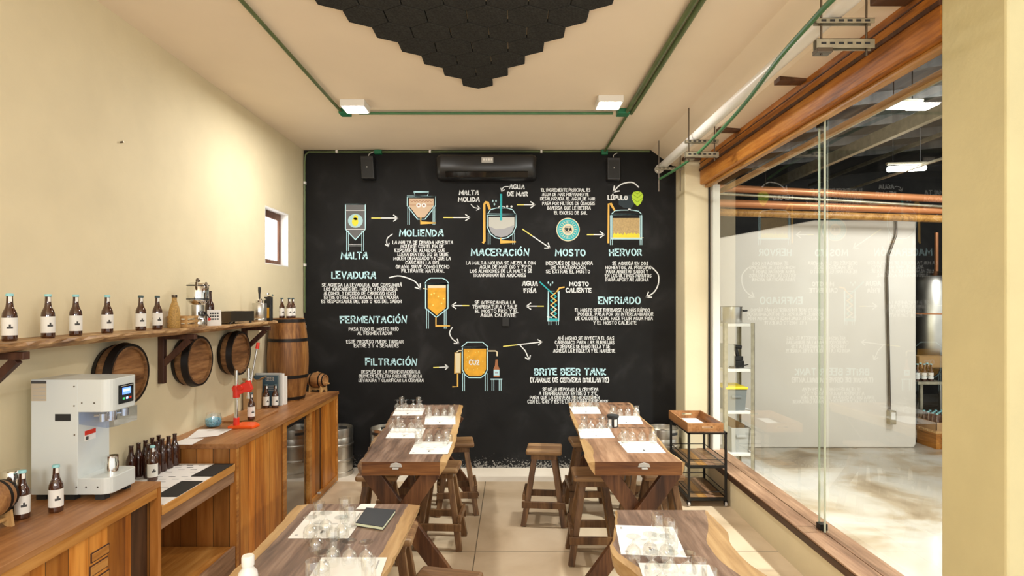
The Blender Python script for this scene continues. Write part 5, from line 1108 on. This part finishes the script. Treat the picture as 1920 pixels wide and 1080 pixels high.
# ================================================================== THINGS ON THE WALL SHELF
def onshelf(px, x): return (x, x * F / (px - CX), ZS)
x, y, z = onshelf(315, -2.50); b = MB(); b.bar((x, y, ZS), (x - .02, y + .01, ZS + .12), .085, .006, (.5, .87, 0)); tag(b.build('shelf_card', 'sticker', loc=(x, y, ZS)), 'small pale card leaning behind the sixth shelf bottle', 'card')
x, y, z = onshelf(327, -2.40)
t = thing('grain_bottle', 'clear bottle full of golden grain on the wall shelf', 'bottle', (x, y, ZS))
prg = [(0, 0), (.034, 0), (.037, .005), (.037, .11), (.03, .15), (.018, .185), (.0155, .20)]
b = MB(); b.lathe(prg + [(.0155, .222), (0, .222)], 24, (x, y, ZS)); b.build('grain', 'gold_grain', t, world=True)
b = MB(); b.lathe([(.0165, .219), (.018, .222), (.018, .238), (0, .238)], 20, (x, y, ZS)); b.build('lid', 'dark_steel', t, world=True)
# small slatted wooden crate
x, y, z = onshelf(343, -2.43)
t = thing('wooden_crate', 'little slatted wooden crate between the grain bottle and the steel mill', 'crate', (x, y, ZS)); wx, wy, hh = .07, .075, .085
for zz in (.006, .036, .068):
    b = MB(); 
    for sx in (-1, 1): b.box(x + sx * wx - .004, x + sx * wx + .004, y - wy, y + wy, ZS + zz, ZS + zz + .016)
    for sy in (-1, 1): b.box(x - wx, x + wx, y + sy * wy - .004, y + sy * wy + .004, ZS + zz, ZS + zz + .016)
    b.build('slat', 'pale_wood', t, world=True)
b = MB()
for sx in (-1, 1):
    for sy in (-1, 1): b.box(x + sx * (wx - .008) - .007, x + sx * (wx - .008) + .007, y + sy * (wy - .008) - .007, y + sy * (wy - .008) + .007, ZS, ZS + hh)
b.box(x - wx, x + wx, y - wy, y + wy, ZS, ZS + .006); b.build('frame', 'pale_wood', t, world=True)
# chrome mill
x, y, z = onshelf(371, -2.39)
t = thing('coffee_mill', 'shiny chrome electric mill with a coiled black cable on the wall shelf', 'mill', (x, y, ZS))
b = MB(); b.lathe([(0, 0), (.055, 0), (.058, .004), (.058, .05), (.05, .06), (.045, .065), (.045, .165), (0, .165)], 28, (x, y, ZS)); b.build('base', 'steel', t, world=True)
b = MB(); b.lathe([(0, .165), (.05, .168), (.066, .185), (.073, .20), (.073, .205), (0, .205)], 28, (x, y, ZS)); b.build('skirt', 'chrome', t, world=True)
b = MB(); b.lathe([(0, .207), (.076, .207), (.076, .305), (.07, .318), (.05, .335), (.02, .34), (0, .34)], 32, (x, y, ZS)); b.build('bowl', 'chrome', t, world=True)
b = MB(); b.lathe([(.077, .205), (.079, .205), (.079, .213), (.077, .213)], 32, (x, y, ZS)); b.lathe([(.0715, .31), (.079, .31), (.079, .317), (.0715, .317)], 32, (x, y, ZS)); b.build('seal_ring', 'black_plastic', t, world=True)
b = MB()
for a in (-1.2, -.2, 2.2):
    ca, sa = math.cos(a), math.sin(a); b.tube([(x + .074 * ca, y + .074 * sa, ZS + .28), (x + .088 * ca, y + .088 * sa, ZS + .30), (x + .07 * ca, y + .07 * sa, ZS + .335)], .008, 8)
b.lathe([(0, .34), (.012, .34), (.016, .356), (.008, .368), (0, .368)], 14, (x, y, ZS)); b.build('clamp', 'dark_steel', t, world=True)
b = MB(); b.tube(smoothpath([(x + .058, y - .02, ZS + .08)] + [(x + .062 + .006 * math.sin(k), y - .055 + .05 * math.cos(k * 1.7), ZS + .10 + .016 * math.sin(k * 1.7)) for k in range(9)] + [(x + .066, y + .04, ZS + .065)], 4), .0045, 6); cb = b.build('power_cable', 'black_plastic', t, world=True)
b = MB(); b.box(x + .058, x + .070, y + .03, y + .055, ZS + .045, ZS + .065); b.build('switch', 'red', t, .003, world=True)
# dark red bottle, notice card, steel tray
x, y, z = onshelf(393, -2.42); rb_ = bottle('tall dark red bottle without a label behind the white notice', False, 'amber_red', None); rb_.location = (x, y, ZS); rb_.scale = (1.1, 1.1, 1.22)
x, y, z = onshelf(402, -2.335)
t = thing('notice_card', 'white printed notice leaning on the wall shelf', 'card', (x, y, ZS)); 
b = MB(); nrm = Vector((.55, -.83, 0)); sd = Vector((.83, .55, 0)); lean = Vector((-.06, .09, 1)).normalized()
def cpt(u, v, d=0): return tuple(Vector((x, y, ZS + .0005)) + sd * u + lean * v + nrm * d)
b.add([cpt(-.05, 0), cpt(.05, 0), cpt(.05, .125), cpt(-.05, .125), cpt(-.05, 0, -.004), cpt(.05, 0, -.004), cpt(.05, .125, -.004), cpt(-.05, .125, -.004)], [(0, 1, 2, 3), (7, 6, 5, 4), (0, 4, 5, 1), (1, 5, 6, 2), (2, 6, 7, 3), (3, 7, 4, 0)], 0); b.build('sheet', 'paper', t, world=True)
b = MB()
for r_ in range(3):
    for k in range(4): b.add([cpt(-.032 + k * .017, .09 - r_ * .022, .0006), cpt(-.020 + k * .017, .09 - r_ * .022, .0006), cpt(-.020 + k * .017, .103 - r_ * .022, .0006), cpt(-.032 + k * .017, .103 - r_ * .022, .0006)], [(0, 1, 2, 3)])
b.build('print', 'ink', t, world=True)
ya = -2.44 * F / (413 - CX); yb_ = -2.44 * F / (458 - CX)
t = thing('steel_tray', 'rectangular dark steel tray on short feet on the wall shelf', 'tray', (-2.44, (ya + yb_) / 2, ZS))
b = MB(); x0, x1, z0, z1 = -2.54, -2.35, ZS + .018, ZS + .105
b.box(x0, x1, ya, yb_, z0, z0 + .004)
for q in ((x0, x0 + .003, ya, yb_), (x1 - .003, x1, ya, yb_), (x0 + .003, x1 - .003, ya, ya + .003), (x0 + .003, x1 - .003, yb_ - .003, yb_)): b.box(q[0], q[1], q[2], q[3], z0 + .004, z1)
b.build('pan', 'dark_steel', t, world=True)
for xx in (x0 + .02, x1 - .02):
    for yy in (ya + .03, yb_ - .03): b = MB(); b.lathe([(0, 0), (.010, 0), (.010, .018), (0, .018)], 10, (xx, yy, ZS)); b.build('foot', 'black_plastic', t, world=True)
# steel keg tap set
x, y = -2.40, 5.55
t = thing('mini_keg', 'steel beer growler with a tap handle on the wall shelf beside the tall barrel', 'keg', (x, y, ZS))
b = MB(); b.lathe([(0, 0), (.062, 0), (.065, .004), (.065, .03), (.063, .034), (.065, .038), (.065, .168), (.061, .175), (0, .175)], 28, (x, y, ZS)); b.build('can', 'steel', t, world=True)
b = MB(); b.lathe([(0, .175), (.03, .175), (.035, .20), (.022, .215), (0, .22)], 16, (x, y, ZS)); b.tube([(x + .02, y, ZS + .2), (x + .07, y - .02, ZS + .215)], .009, 8); b.build('tap_fitting', 'chrome', t, world=True)
b = MB(); b.lathe([(.008, .215), (.009, .26), (.013, .29), (.013, .325), (0, .33)], 12, (x, y, ZS)); b.build('tap_handle', 'black_plastic', t, world=True)
x, y = -2.395, 5.74
t = thing('beer_dispenser', 'black tap tower with an amber sight glass behind the steel growler', 'dispenser', (x, y, ZS))
b = MB(); b.box(x - .03, x + .035, y - .03, y + .03, ZS, ZS + .235); b.build('tower', 'black_plastic', t, .006, world=True)
b = MB(); b.box(x - .005, x + .02, y - .034, y - .029, ZS + .03, ZS + .13); b.build('sight_glass', 'p_orange', t, world=True)
b = MB(); b.lathe([(0, .235), (.03, .235), (.03, .25), (.018, .255), (.018, .275), (0, .275)], 16, (x - .01, y, ZS)); b.tube([(x + .0, y - .02, ZS + .245), (x + .055, y - .03, ZS + .25)], .012, 10); b.build('tap', 'chrome', t, world=True)

# ================================================================== KEGS
t = thing('beer_keg', '', 'keg', group='steel beer kegs')
r_, h_ = .195, .56
b = MB(); b.lathe([(0, .02), (r_ * .86, .02), (r_ * .97, .05), (r_ * .98, .17), (r_ * 1.03, .178), (r_ * 1.03, .196), (r_ * .98, .204), (r_ * .98, .345), (r_ * 1.03, .353), (r_ * 1.03, .371), (r_ * .98, .38), (r_ * .98, .45), (r_ * .9, .475), (r_ * .5, .50), (0, .505)], 40); b.build('body', 'keg_steel', t)
b = MB(); b.lathe([(r_ * .93, .455), (r_ * .99, .455), (r_, .545), (r_ * .985, .56), (r_ * .93, .56), (r_ * .915, .545), (r_ * .91, .455)], 40); b.build('top_chime', 'keg_steel', t)
b = MB(); b.lathe([(r_ * .9, 0), (r_, 0), (r_, .05), (r_ * .9, .05)], 40); b.build('bottom_chime', 'keg_steel', t)
for a in (0.7, 2.9):
    b = MB()
    for k in range(8):
        a0, a1 = a + k * .075, a + (k + 1) * .075
        b.add([(rr * math.cos(q), rr * math.sin(q), z) for rr in (r_ * .905, r_ * 1.004) for q, z in ((a0, .498), (a1, .498), (a1, .53), (a0, .53))], [(0, 1, 2, 3), (7, 6, 5, 4), (0, 4, 5, 1), (2, 6, 7, 3)], 0)
    b.build('hand_hole', 'black_matte', t)
b = MB(); b.lathe([(0, .50), (.035, .50), (.035, .525), (.02, .53), (0, .53)], 18); b.build('valve', 'steel', t)
kg = Proto(t)
kg((-2.10, 6.985, 0), .4, 'steel keg between the counter end and the black wall'); kg((-1.49, 6.96, 0), .9, 'steel keg behind the left back table'); kg((1.795, 6.96, 0), 2.0, 'steel keg behind the trolley beside the pillar')

# ================================================================== TROLLEY
x0, x1, y0, y1 = 1.775, 2.145, 5.86, 6.52
t = thing('trolley', 'black metal trolley with wooden shelves and a wooden tray on top', 'trolley', ((x0 + x1) / 2, (y0 + y1) / 2, 0))
for i, (x, y) in enumerate(((x0, y0), (x1, y0), (x0, y1), (x1, y1))):
    b = MB(); b.box(x - .011, x + .011, y - .011, y + .011, .055, .745); b.build('leg', 'black_metal', t, .002, world=True)
    ct = MB(); ct.lathe([(0, -.011), (.024, -.011), (.026, -.006), (.026, .006), (.024, .011), (0, .011)], 16, (x, y + .01, .026), axis='X'); cst = ct.build('caster', 'rubber', t, world=True)
    b = MB(); b.box(x - .017, x - .013, y - .012, y + .02, .02, .057); b.box(x + .013, x + .017, y - .012, y + .02, .02, .057); b.box(x - .017, x + .017, y - .012, y + .02, .053, .058); b.build('fork', 'black_metal', cst, world=True)
for z in (.062, .385):
    b = MB()
    for (a, c, d, e) in ((x0, x1, y0 - .008, y0 + .008), (x0, x1, y1 - .008, y1 + .008), (x0 - .008, x0 + .008, y0, y1), (x1 - .008, x1 + .008, y0, y1)): b.box(a, c, d, e, z, z + .03)
    b.build('shelf_frame', 'black_metal', t, world=True)
    b = MB(); mats = ['stool_seat', 'beam_pale', 'heart_warm', 'stool_seat']; w_ = (x1 - x0 - .024) / 4
    for k in range(4): b.box(x0 + .012 + k * w_ + .001, x0 + .012 + (k + 1) * w_ - .001, y0 + .01, y1 - .01, z + .012, z + .032, k)
    b.build('shelf_boards', mats, t, world=True)
    b = MB(); zr = z + .085; b.tube([(x0, y0, zr), (x1, y0, zr), (x1, y1, zr), (x0, y1, zr)], .005, 6, closed=True); b.build('guard_rail', 'black_metal', t, world=True)
b = MB()
for (a, c, d, e) in ((x0 - .011, x1 + .011, y0 - .011, y0 + .011), (x0 - .011, x1 + .011, y1 - .011, y1 + .011), (x0 - .011, x0 + .011, y0, y1), (x1 - .011, x1 + .011, y0, y1)): b.box(a, c, d, e, .728, .748)
b.build('top_frame', 'black_metal', t, world=True)
tr = thing('serving_tray', 'wooden tray with slotted handles resting on the black trolley', 'tray', ((x0 + x1) / 2, (y0 + y1) / 2, .75)); X0, X1, Y0, Y1 = x0 - .02, x1 - .03, y0 - .02, y1 + .02
b = MB(); b.box(X0, X1, Y0, Y1, .749, .759); b.build('bottom', 'heart_warm', tr, world=True)
for k, y in enumerate((Y0, Y1 - .014)):
    b = MB(); xm_ = (X0 + X1) / 2 + .02; hw = .055
    b.box(X0, X1, y, y + .014, .759, .79); b.box(X0, xm_ - hw, y, y + .014, .79, .812); b.box(xm_ + hw, X1, y, y + .014, .79, .812); b.box(X0, X1, y, y + .014, .812, .84); b.build('end_board', 'counter', tr, world=True)
    b = MB()
    for (a, c, z0, z1) in ((xm_ - hw, xm_ + hw, .788, .792), (xm_ - hw, xm_ + hw, .810, .814), (xm_ - hw - .003, xm_ - hw + .001, .788, .814), (xm_ + hw - .001, xm_ + hw + .003, .788, .814)): b.box(a, c, y - .002, y + .016, z0, z1)
    b.build('handle_rim', 'pale_wood', tr, world=True)
for x in (X0, X1 - .014): b = MB(); b.box(x, x + .014, Y0 + .014, Y1 - .014, .759, .84); b.build('side_board', 'counter', tr, world=True)
b = MB(); b.box(X0 + .06, X1 - .07, Y0 + .25, Y1 - .06, .7595, .7625); tag(b.build('paper_stack', 'paper', loc=(X0 + .2, Y0 + .4, .76)), 'loose white papers lying in the wooden tray', 'paper')
# ================================================================== THE BREWING HALL BEYOND THE GLASS
b = MB(); b.box(2.46, 16, 2.2, 15, -.1, 0); struct(b.build('floor_hall', 'hall_floor'), 'pale stained wet concrete floor of the hall beyond the glass')
x, y, z = ony(1718, 840, 8.2); XE = x
b = MB(); b.prism([(2.78, 8.2, 0), (XE - .03, 8.2, 0), (XE, 8.2, .06), (XE, 8.2, 3.20), (4.25, 8.2, 3.20), (2.9, 8.2, 2.95), (2.78, 8.2, 2.92)], (0, .3, 0)); struct(b.build('wall_hall', 'hall_white', bevel=.02), 'white partition wall in the hall beyond the glass')
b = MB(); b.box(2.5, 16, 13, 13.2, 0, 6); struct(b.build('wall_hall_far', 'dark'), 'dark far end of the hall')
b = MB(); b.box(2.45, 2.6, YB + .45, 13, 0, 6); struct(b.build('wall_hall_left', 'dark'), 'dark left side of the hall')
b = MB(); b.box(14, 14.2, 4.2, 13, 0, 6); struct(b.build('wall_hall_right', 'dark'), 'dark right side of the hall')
b = MB(); b.prism([(2.62, 2.2, 4.35), (14.2, 2.2, 5.6), (14.2, 2.2, 5.7), (2.62, 2.2, 4.45)], (0, 11, 0)); struct(b.build('ceiling_hall', 'roof'), 'dark metal roof over the hall')
for i in range(7):
    y = 3.6 + i * 1.1; b = MB(); b.prism([(2.62, y, 4.22), (14, y, 5.45), (14, y, 5.58), (2.62, y, 4.35)], (0, .07, 0)); tag(b.build('roof_purlin', 'roof'), 'grey roof purlin across the hall, %s counted from the near end of the glass' % ('first', 'second', 'third', 'fourth', 'fifth', 'sixth', 'seventh')[i], 'purlin', 'roof purlins of the hall')
def longbeam(x, z, w_, h_, y0, y1, mat, label, cat='beam'):
    b = MB(); b.box(x - w_ / 2, x + w_ / 2, y0, y1, z - h_ / 2, z + h_ / 2); tag(b.build('steel_beam' if cat == 'beam' else 'service_pipe', mat, bevel=.005, loc=(x, y0, z)), label, cat, 'beams and pipes of the hall')
longbeam(2.80, 3.54, .05, .05, 3.0, 8.6, 'beam_pale', 'pale pipe running just outside the glass under the roof', 'pipe')
longbeam(2.95, 3.60, .04, .04, 3.0, 8.8, 'galv', 'thin grey pipe beside the pale pipe outside the glass', 'pipe')
longbeam(4.05, 3.87, .07, .14, 3.5, 11, 'galv', 'grey steel beam running deep into the hall')
longbeam(5.6, 4.24, .05, .05, 4, 11, 'galv', 'thin grey pipe high in the hall', 'pipe')
longbeam(5.0, 3.72, .03, .03, 4, 11, 'galv', 'thin pale cable tray low under the hall roof', 'pipe')
for i, (z, r_, dz, m_) in enumerate(((3.62, .05, -.17, 'copper'), (3.40, .055, -.11, 'copper'), (3.27, .05, -.10, 'beam_pale'), (3.52, .018, -.2, 'galv'))):
    b = MB(); b.tube([(2.7, 8.0 - i * .04, z), (8.5, 8.0 - i * .04, z + dz * 1.7)], r_, 12); tag(b.build('hall_pipe', m_, loc=(2.7, 8, z)), ('upper copper pipe', 'middle copper pipe', 'lower pale wooden pipe rail', 'thin grey pipe')[i] + ' crossing the hall above the white wall', 'pipe', 'cross pipes of the hall')
# conduit with socket on the white wall
pts = [ony(px, py, 8.17) for px, py in ((1680, 408), (1680, 440), (1666, 478), (1663, 520), (1667, 700), (1668, 768))]
b = MB(); b.tube(pts, .016, 8); cw = tag(b.build('wall_conduit', 'dark_steel', loc=pts[-1]), 'bent brown conduit running down the white hall wall', 'conduit')
x, y, z = ony(1668, 782, 8.2); b = MB(); b.box(x - .045, x + .045, 8.12, 8.2, z - .09, z + .10); b.build('socket_box', 'galv', cw, .006, world=True)
b = MB(); b.box(x - .03, x + .03, 8.116, 8.121, z - .02, z + .08); b.build('socket_plate', 'white', cw, world=True)
# lamps of the hall
x, y, z = ony(1700, 316, 7.4)
t = thing('hall_lamp', 'bright long lamp hanging in the dark hall', 'lamp', (x, y, z))
b = MB(); b.tube([(x - .26, y - .05, z - .02), (x + .26, y + .05, z + .02)], .036, 14); b.build('tube', 'lamp_on', t, world=True)
b = MB(); b.tube([(x - .29, y - .056, z + .045), (x + .29, y + .056, z + .085)], .018, 8); b.build('housing', 'galv', t, world=True)
b = MB()
for s_ in (-.2, .2): b.tube([(x + s_, y + s_ * .2, z + .08), (x + s_, y + s_ * .2, 4.6)], .003, 6)
b.build('cord', 'black_metal', t, world=True)
x, y, z = ony(1693, 198, 6.2); b = MB(); b.box(x - .13, x + .13, y - .12, y + .12, z - .006, z + .006); t = tag(b.build('hall_panel_lamp', 'lamp_on', loc=(x, y, z)), 'flat bright panel lamp under the hall roof', 'lamp')
b = MB(); b.box(x - .135, x + .135, y - .125, y + .125, z + .006, z + .03); b.build('housing', 'galv', t, world=True)
b = MB(); b.tube([(x - .1, y, z + .03), (x - .1, y, 4.5)], .006, 6); b.tube([(x + .1, y, z + .03), (x + .1, y, 4.5)], .006, 6); b.build('rod', 'black_metal', t, world=True)
# steel rack
rx0, rx1, ry0, ry1, rh = 2.56, 2.93, 7.05, 7.50, 1.80
t = thing('steel_rack', 'grey steel shelf rack standing behind the glass', 'rack', ((rx0 + rx1) / 2, (ry0 + ry1) / 2, 0))
for x in (rx0, rx1):
    for y in (ry0, ry1):
        b = MB(); s_ = 1 if x == rx0 else -1; q = 1 if y == ry0 else -1
        b.box(min(x, x + s_ * .045), max(x, x + s_ * .045), min(y, y + q * .004), max(y, y + q * .004), 0, rh); b.box(min(x, x + s_ * .004), max(x, x + s_ * .004), min(y, y + q * .045), max(y, y + q * .045), 0, rh); b.build('post', 'galv', t, world=True)
shz = []
for py in (607, 692, 771, 850):
    z = ony(1380, py, ry0)[2]; shz.append(z)
    b = MB(); b.box(rx0 + .005, rx1 - .005, ry0 + .005, ry1 - .005, z - .035, z); b.build('shelf', 'white', t, .003, world=True)
cxr, cyr = (rx0 + rx1) / 2, (ry0 + ry1) / 2
b = MB(); b.lathe([(0, 0), (.125, 0), (.13, .006), (.13, .20), (.136, .205), (.13, .208), (.124, .2), (.124, .01), (0, .01)], 32, (cxr - .01, cyr, shz[0])); pt = tag(b.build('stock_pot', 'steel', loc=(cxr, cyr, shz[0])), 'large steel pot on the top of the grey rack', 'pot')
b = MB(); b.tube([(cxr + .12, cyr - .05, shz[0] + .15), (cxr + .165, cyr - .04, shz[0] + .155), (cxr + .165, cyr + .04, shz[0] + .155), (cxr + .12, cyr + .05, shz[0] + .15)], .01, 8); b.build('handle', 'black_plastic', pt, world=True)
b = MB(); b.box(rx0 + .05, rx0 + .165, cyr - .12, cyr + .14, shz[1], shz[1] + .29); tag(b.build('flat_carton', 'grey_bin2', bevel=.006, loc=(rx0 + .1, cyr, shz[1])), 'pale grey carton on the second shelf of the grey rack', 'carton')
t = thing('power_drill', 'black cordless tools heaped on the second shelf of the grey rack', 'tool', (2.78, cyr, shz[1]))
b = MB(); b.tube([(2.74, cyr - .02, shz[1] + .26), (2.84, cyr - .06, shz[1] + .25)], [.03, .022], 12); b.bar((2.77, cyr - .03, shz[1] + .25), (2.80, cyr - .03, shz[1] + .14), .035, .04, (1, 0, 0)); b.box(2.745, 2.85, cyr - .08, cyr + .03, shz[1] + .09, shz[1] + .14); b.build('body', 'black_plastic', t, .004, world=True)
b = MB(); b.box(2.74, 2.86, cyr - .09, cyr + .07, shz[1], shz[1] + .085); b.build('case', 'black_matte', t, .01, world=True)
b = MB(); b.tube(smoothpath([(2.72 + .1 * math.cos(k * 1.3) * .6, ry0 + .07 + .03 * math.sin(k * 2.1), shz[1] + .012 + .004 * (k % 3)) for k in range(11)] + [(2.88, ry0 + .06, shz[1] + .05)], 4), .007, 6); tag(b.build('tool_cable', 'black_plastic', loc=(2.75, ry0, shz[1])), 'loose black cable on the second rack shelf', 'cable')
def bin_(x0, x1, y0, y1, z, h, mat, label, lid=None):
    t = thing('storage_bin', label, 'bin', ((x0 + x1) / 2, (y0 + y1) / 2, z), 0, 'plastic bins on the rack'); k = .88; cx, cy = (x0 + x1) / 2, (y0 + y1) / 2
    def ring(s_, zz, ins=0): return [(cx + (a - cx) * s_ + (ins if a < cx else -ins), cy + (c - cy) * s_ + (ins if c < cy else -ins), zz) for a, c in ((x0, y0), (x1, y0), (x1, y1), (x0, y1))]
    b = MB(); vs = ring(k, z) + ring(1, z + h) + ring(1, z + h, .006) + ring(k, z + .006, .006)
    b.add(vs, [(3, 2, 1, 0)] + [(4 * r + i, 4 * r + (i + 1) % 4, 4 * r + 4 + (i + 1) % 4, 4 * r + 4 + i) for r in range(3) for i in range(4)] + [(12, 13, 14, 15)]); b.build('tub', mat, t, world=True)
    b = MB(); b.box(cx - .06, cx + .06, y0 - .008, y0 + .002, z + h * .62, z + h * .72); b.build('grip', mat, t, .003, world=True)
    if lid:
        b = MB(); b.box(x0 - .012, x1 + .012, y0 - .012, y1 + .012, z + h, z + h + .03); b.build('lid', lid, t, .008, world=True)
    return t
bin_(2.59, 2.84, 7.06, 7.44, shz[2], .26, 'grey_bin', 'grey plastic bin with a yellow lid on the third rack shelf', 'yellow')
bin_(2.66, 2.895, 7.08, 7.44, shz[3], .30, 'grey_bin2', 'pale grey open plastic bin on the lowest rack shelf')
b = MB(); b.prism([(2.70, 7.15, shz[3] + .1), (2.86, 7.15, shz[3] + .1), (2.86, 7.18, shz[3] + .32), (2.70, 7.30, shz[3] + .40)], (0, .1, 0)); tag(b.build('cardboard_piece', 'card', loc=(2.8, 7.2, shz[3])), 'folded cardboard sticking out of the open grey bin', 'cardboard')
# steel tanks at the far right
for i, (x, y) in enumerate(((6.95, 9.7), (7.9, 9.4))):
    t = thing('brewing_tank', ('tall steel tank partly hidden by the olive column, left one', 'tall steel tank behind the olive column, right one')[i], 'tank', (x, y, 0), 0, 'steel brewing tanks')
    b = MB(); b.lathe([(0, .7), (.12, .7), (.44, 1.15), (.45, 1.2), (.45, 2.35), (.40, 2.47), (.2, 2.55), (0, 2.57)], 36, (x, y, 0)); b.build('vessel', 'steel', t, world=True)
    b = MB(); b.lathe([(.452, 1.85), (.458, 1.85), (.458, 1.87), (.452, 1.87)], 36, (x, y, 0)); b.tube([(x + .1, y, 2.52), (x + .1, y, 3.2)], .03, 8); b.build('pipework', 'copper', t, world=True)
    for a in (.6, 2.2, 3.7, 5.2):
        b = MB(); b.tube([(x + .38 * math.cos(a), y + .38 * math.sin(a), 1.1), (x + .42 * math.cos(a), y + .42 * math.sin(a), 0)], .03, 8); b.build('leg', 'steel', t, world=True)
# packing table with bottles, crates of capped bottles
X0 = XE + .05; yt = 8.55
t = thing('packing_table', 'grey packing table with bottles at the right end of the hall', 'table', (6.7, yt + .4, 0)); zt = ony(1740, 716, yt)[2]
b = MB(); b.box(X0 + .22, X0 + 1.9, yt, yt + .6, zt - .04, zt); b.build('tabletop', 'galv', t, world=True)
for x in (X0 + .3, X0 + 1.8):
    for y in (yt + .06, yt + .54): b = MB(); b.box(x - .02, x + .02, y - .02, y + .02, 0, zt - .04); b.build('leg', 'galv', t, world=True)
for i in range(6):
    x, y = X0 + .27 + (i % 3) * .10 + (i // 3) * .03, yt + .09 + (i // 3) * .12
    pb((x, y, zt), .4, 'labelled beer bottle on the hall packing table, %s in the %s row' % (('left', 'middle', 'right')[i % 3], ('front', 'rear')[i // 3]), 'bottles on the packing table', 1.12)
b = MB(); b.box(X0 + .62, X0 + .9, yt + .1, yt + .36, zt, zt + .17); tag(b.build('dark_crate', 'black_matte', bevel=.005, loc=(X0 + .7, yt + .2, zt)), 'black crate beside the bottles on the packing table', 'crate')
b = MB(); b.box(X0 + .5, X0 + 1.1, yt + .38, yt + .58, zt, zt + .34); tag(b.build('carton', 'card', bevel=.005, loc=(X0 + .7, yt + .6, zt)), 'brown carton behind the bottles on the packing table', 'carton')
t = thing('bottle_tray', 'low cardboard tray packed with capped bottles below the packing table', 'tray', (X0 + .5, yt - .1, .3)); zc_ = ony(1740, 792, yt - .3)[2]
t.location = (0, 0, 0)
bx0, bx1, by0, by1 = X0 + .18, X0 + 1.0, yt - .42, yt - .03
b = MB(); b.box(bx0, bx1, by0, by0 + .01, zc_ - .09, zc_ + .02); b.box(bx0, bx0 + .01, by0, by1, zc_ - .09, zc_ + .02); b.box(bx0, bx1, by0, by1, zc_ - .1, zc_ - .09); b.box(bx1 - .01, bx1, by0, by1, zc_ - .09, zc_ + .02); b.box(bx0, bx1, by1 - .01, by1, zc_ - .09, zc_ + .02); b.build('carton', 'card', t, world=True)
sp_ = []
for i in range(9):
    for j in range(4): sp_.append((bx0 + .06 + i * .085, by0 + .07 + j * .085))
b1 = thing('capped_bottle', 'turquoise capped brown bottle packed in the cardboard tray', 'bottle', group='capped bottles in the cardboard tray')
b = MB(); b.lathe([(0, 0), (.03, 0), (.0305, .12), (.014, .17), (.013, .215), (0, .215)], 10); b.build('bottle_glass', 'amber', b1)
b = MB(); b.lathe([(.017, .208), (.018, .212), (.016, .226), (0, .228)], 10); b.build('crown_cap', 'cap_teal', b1)
cpb = Proto(b1)
for x, y in sp_: cpb((x, y, zc_ - .088))
t = thing('pallet', 'wooden pallet under the tray of capped bottles', 'pallet', (0, 0, 0))
b = MB()
for k in range(5): b.box(bx0 - .02, bx1 + .1, by0 - .02 + k * .085, by0 + .045 + k * .085, zc_ - .125, zc_ - .1)
b.build('deck_boards', 'pale_wood', t, world=True)
b = MB()
for x in (bx0, (bx0 + bx1) / 2, bx1): b.box(x, x + .08, by0, by1, 0, zc_ - .125)
b.build('bearer', 'beam', t, world=True)
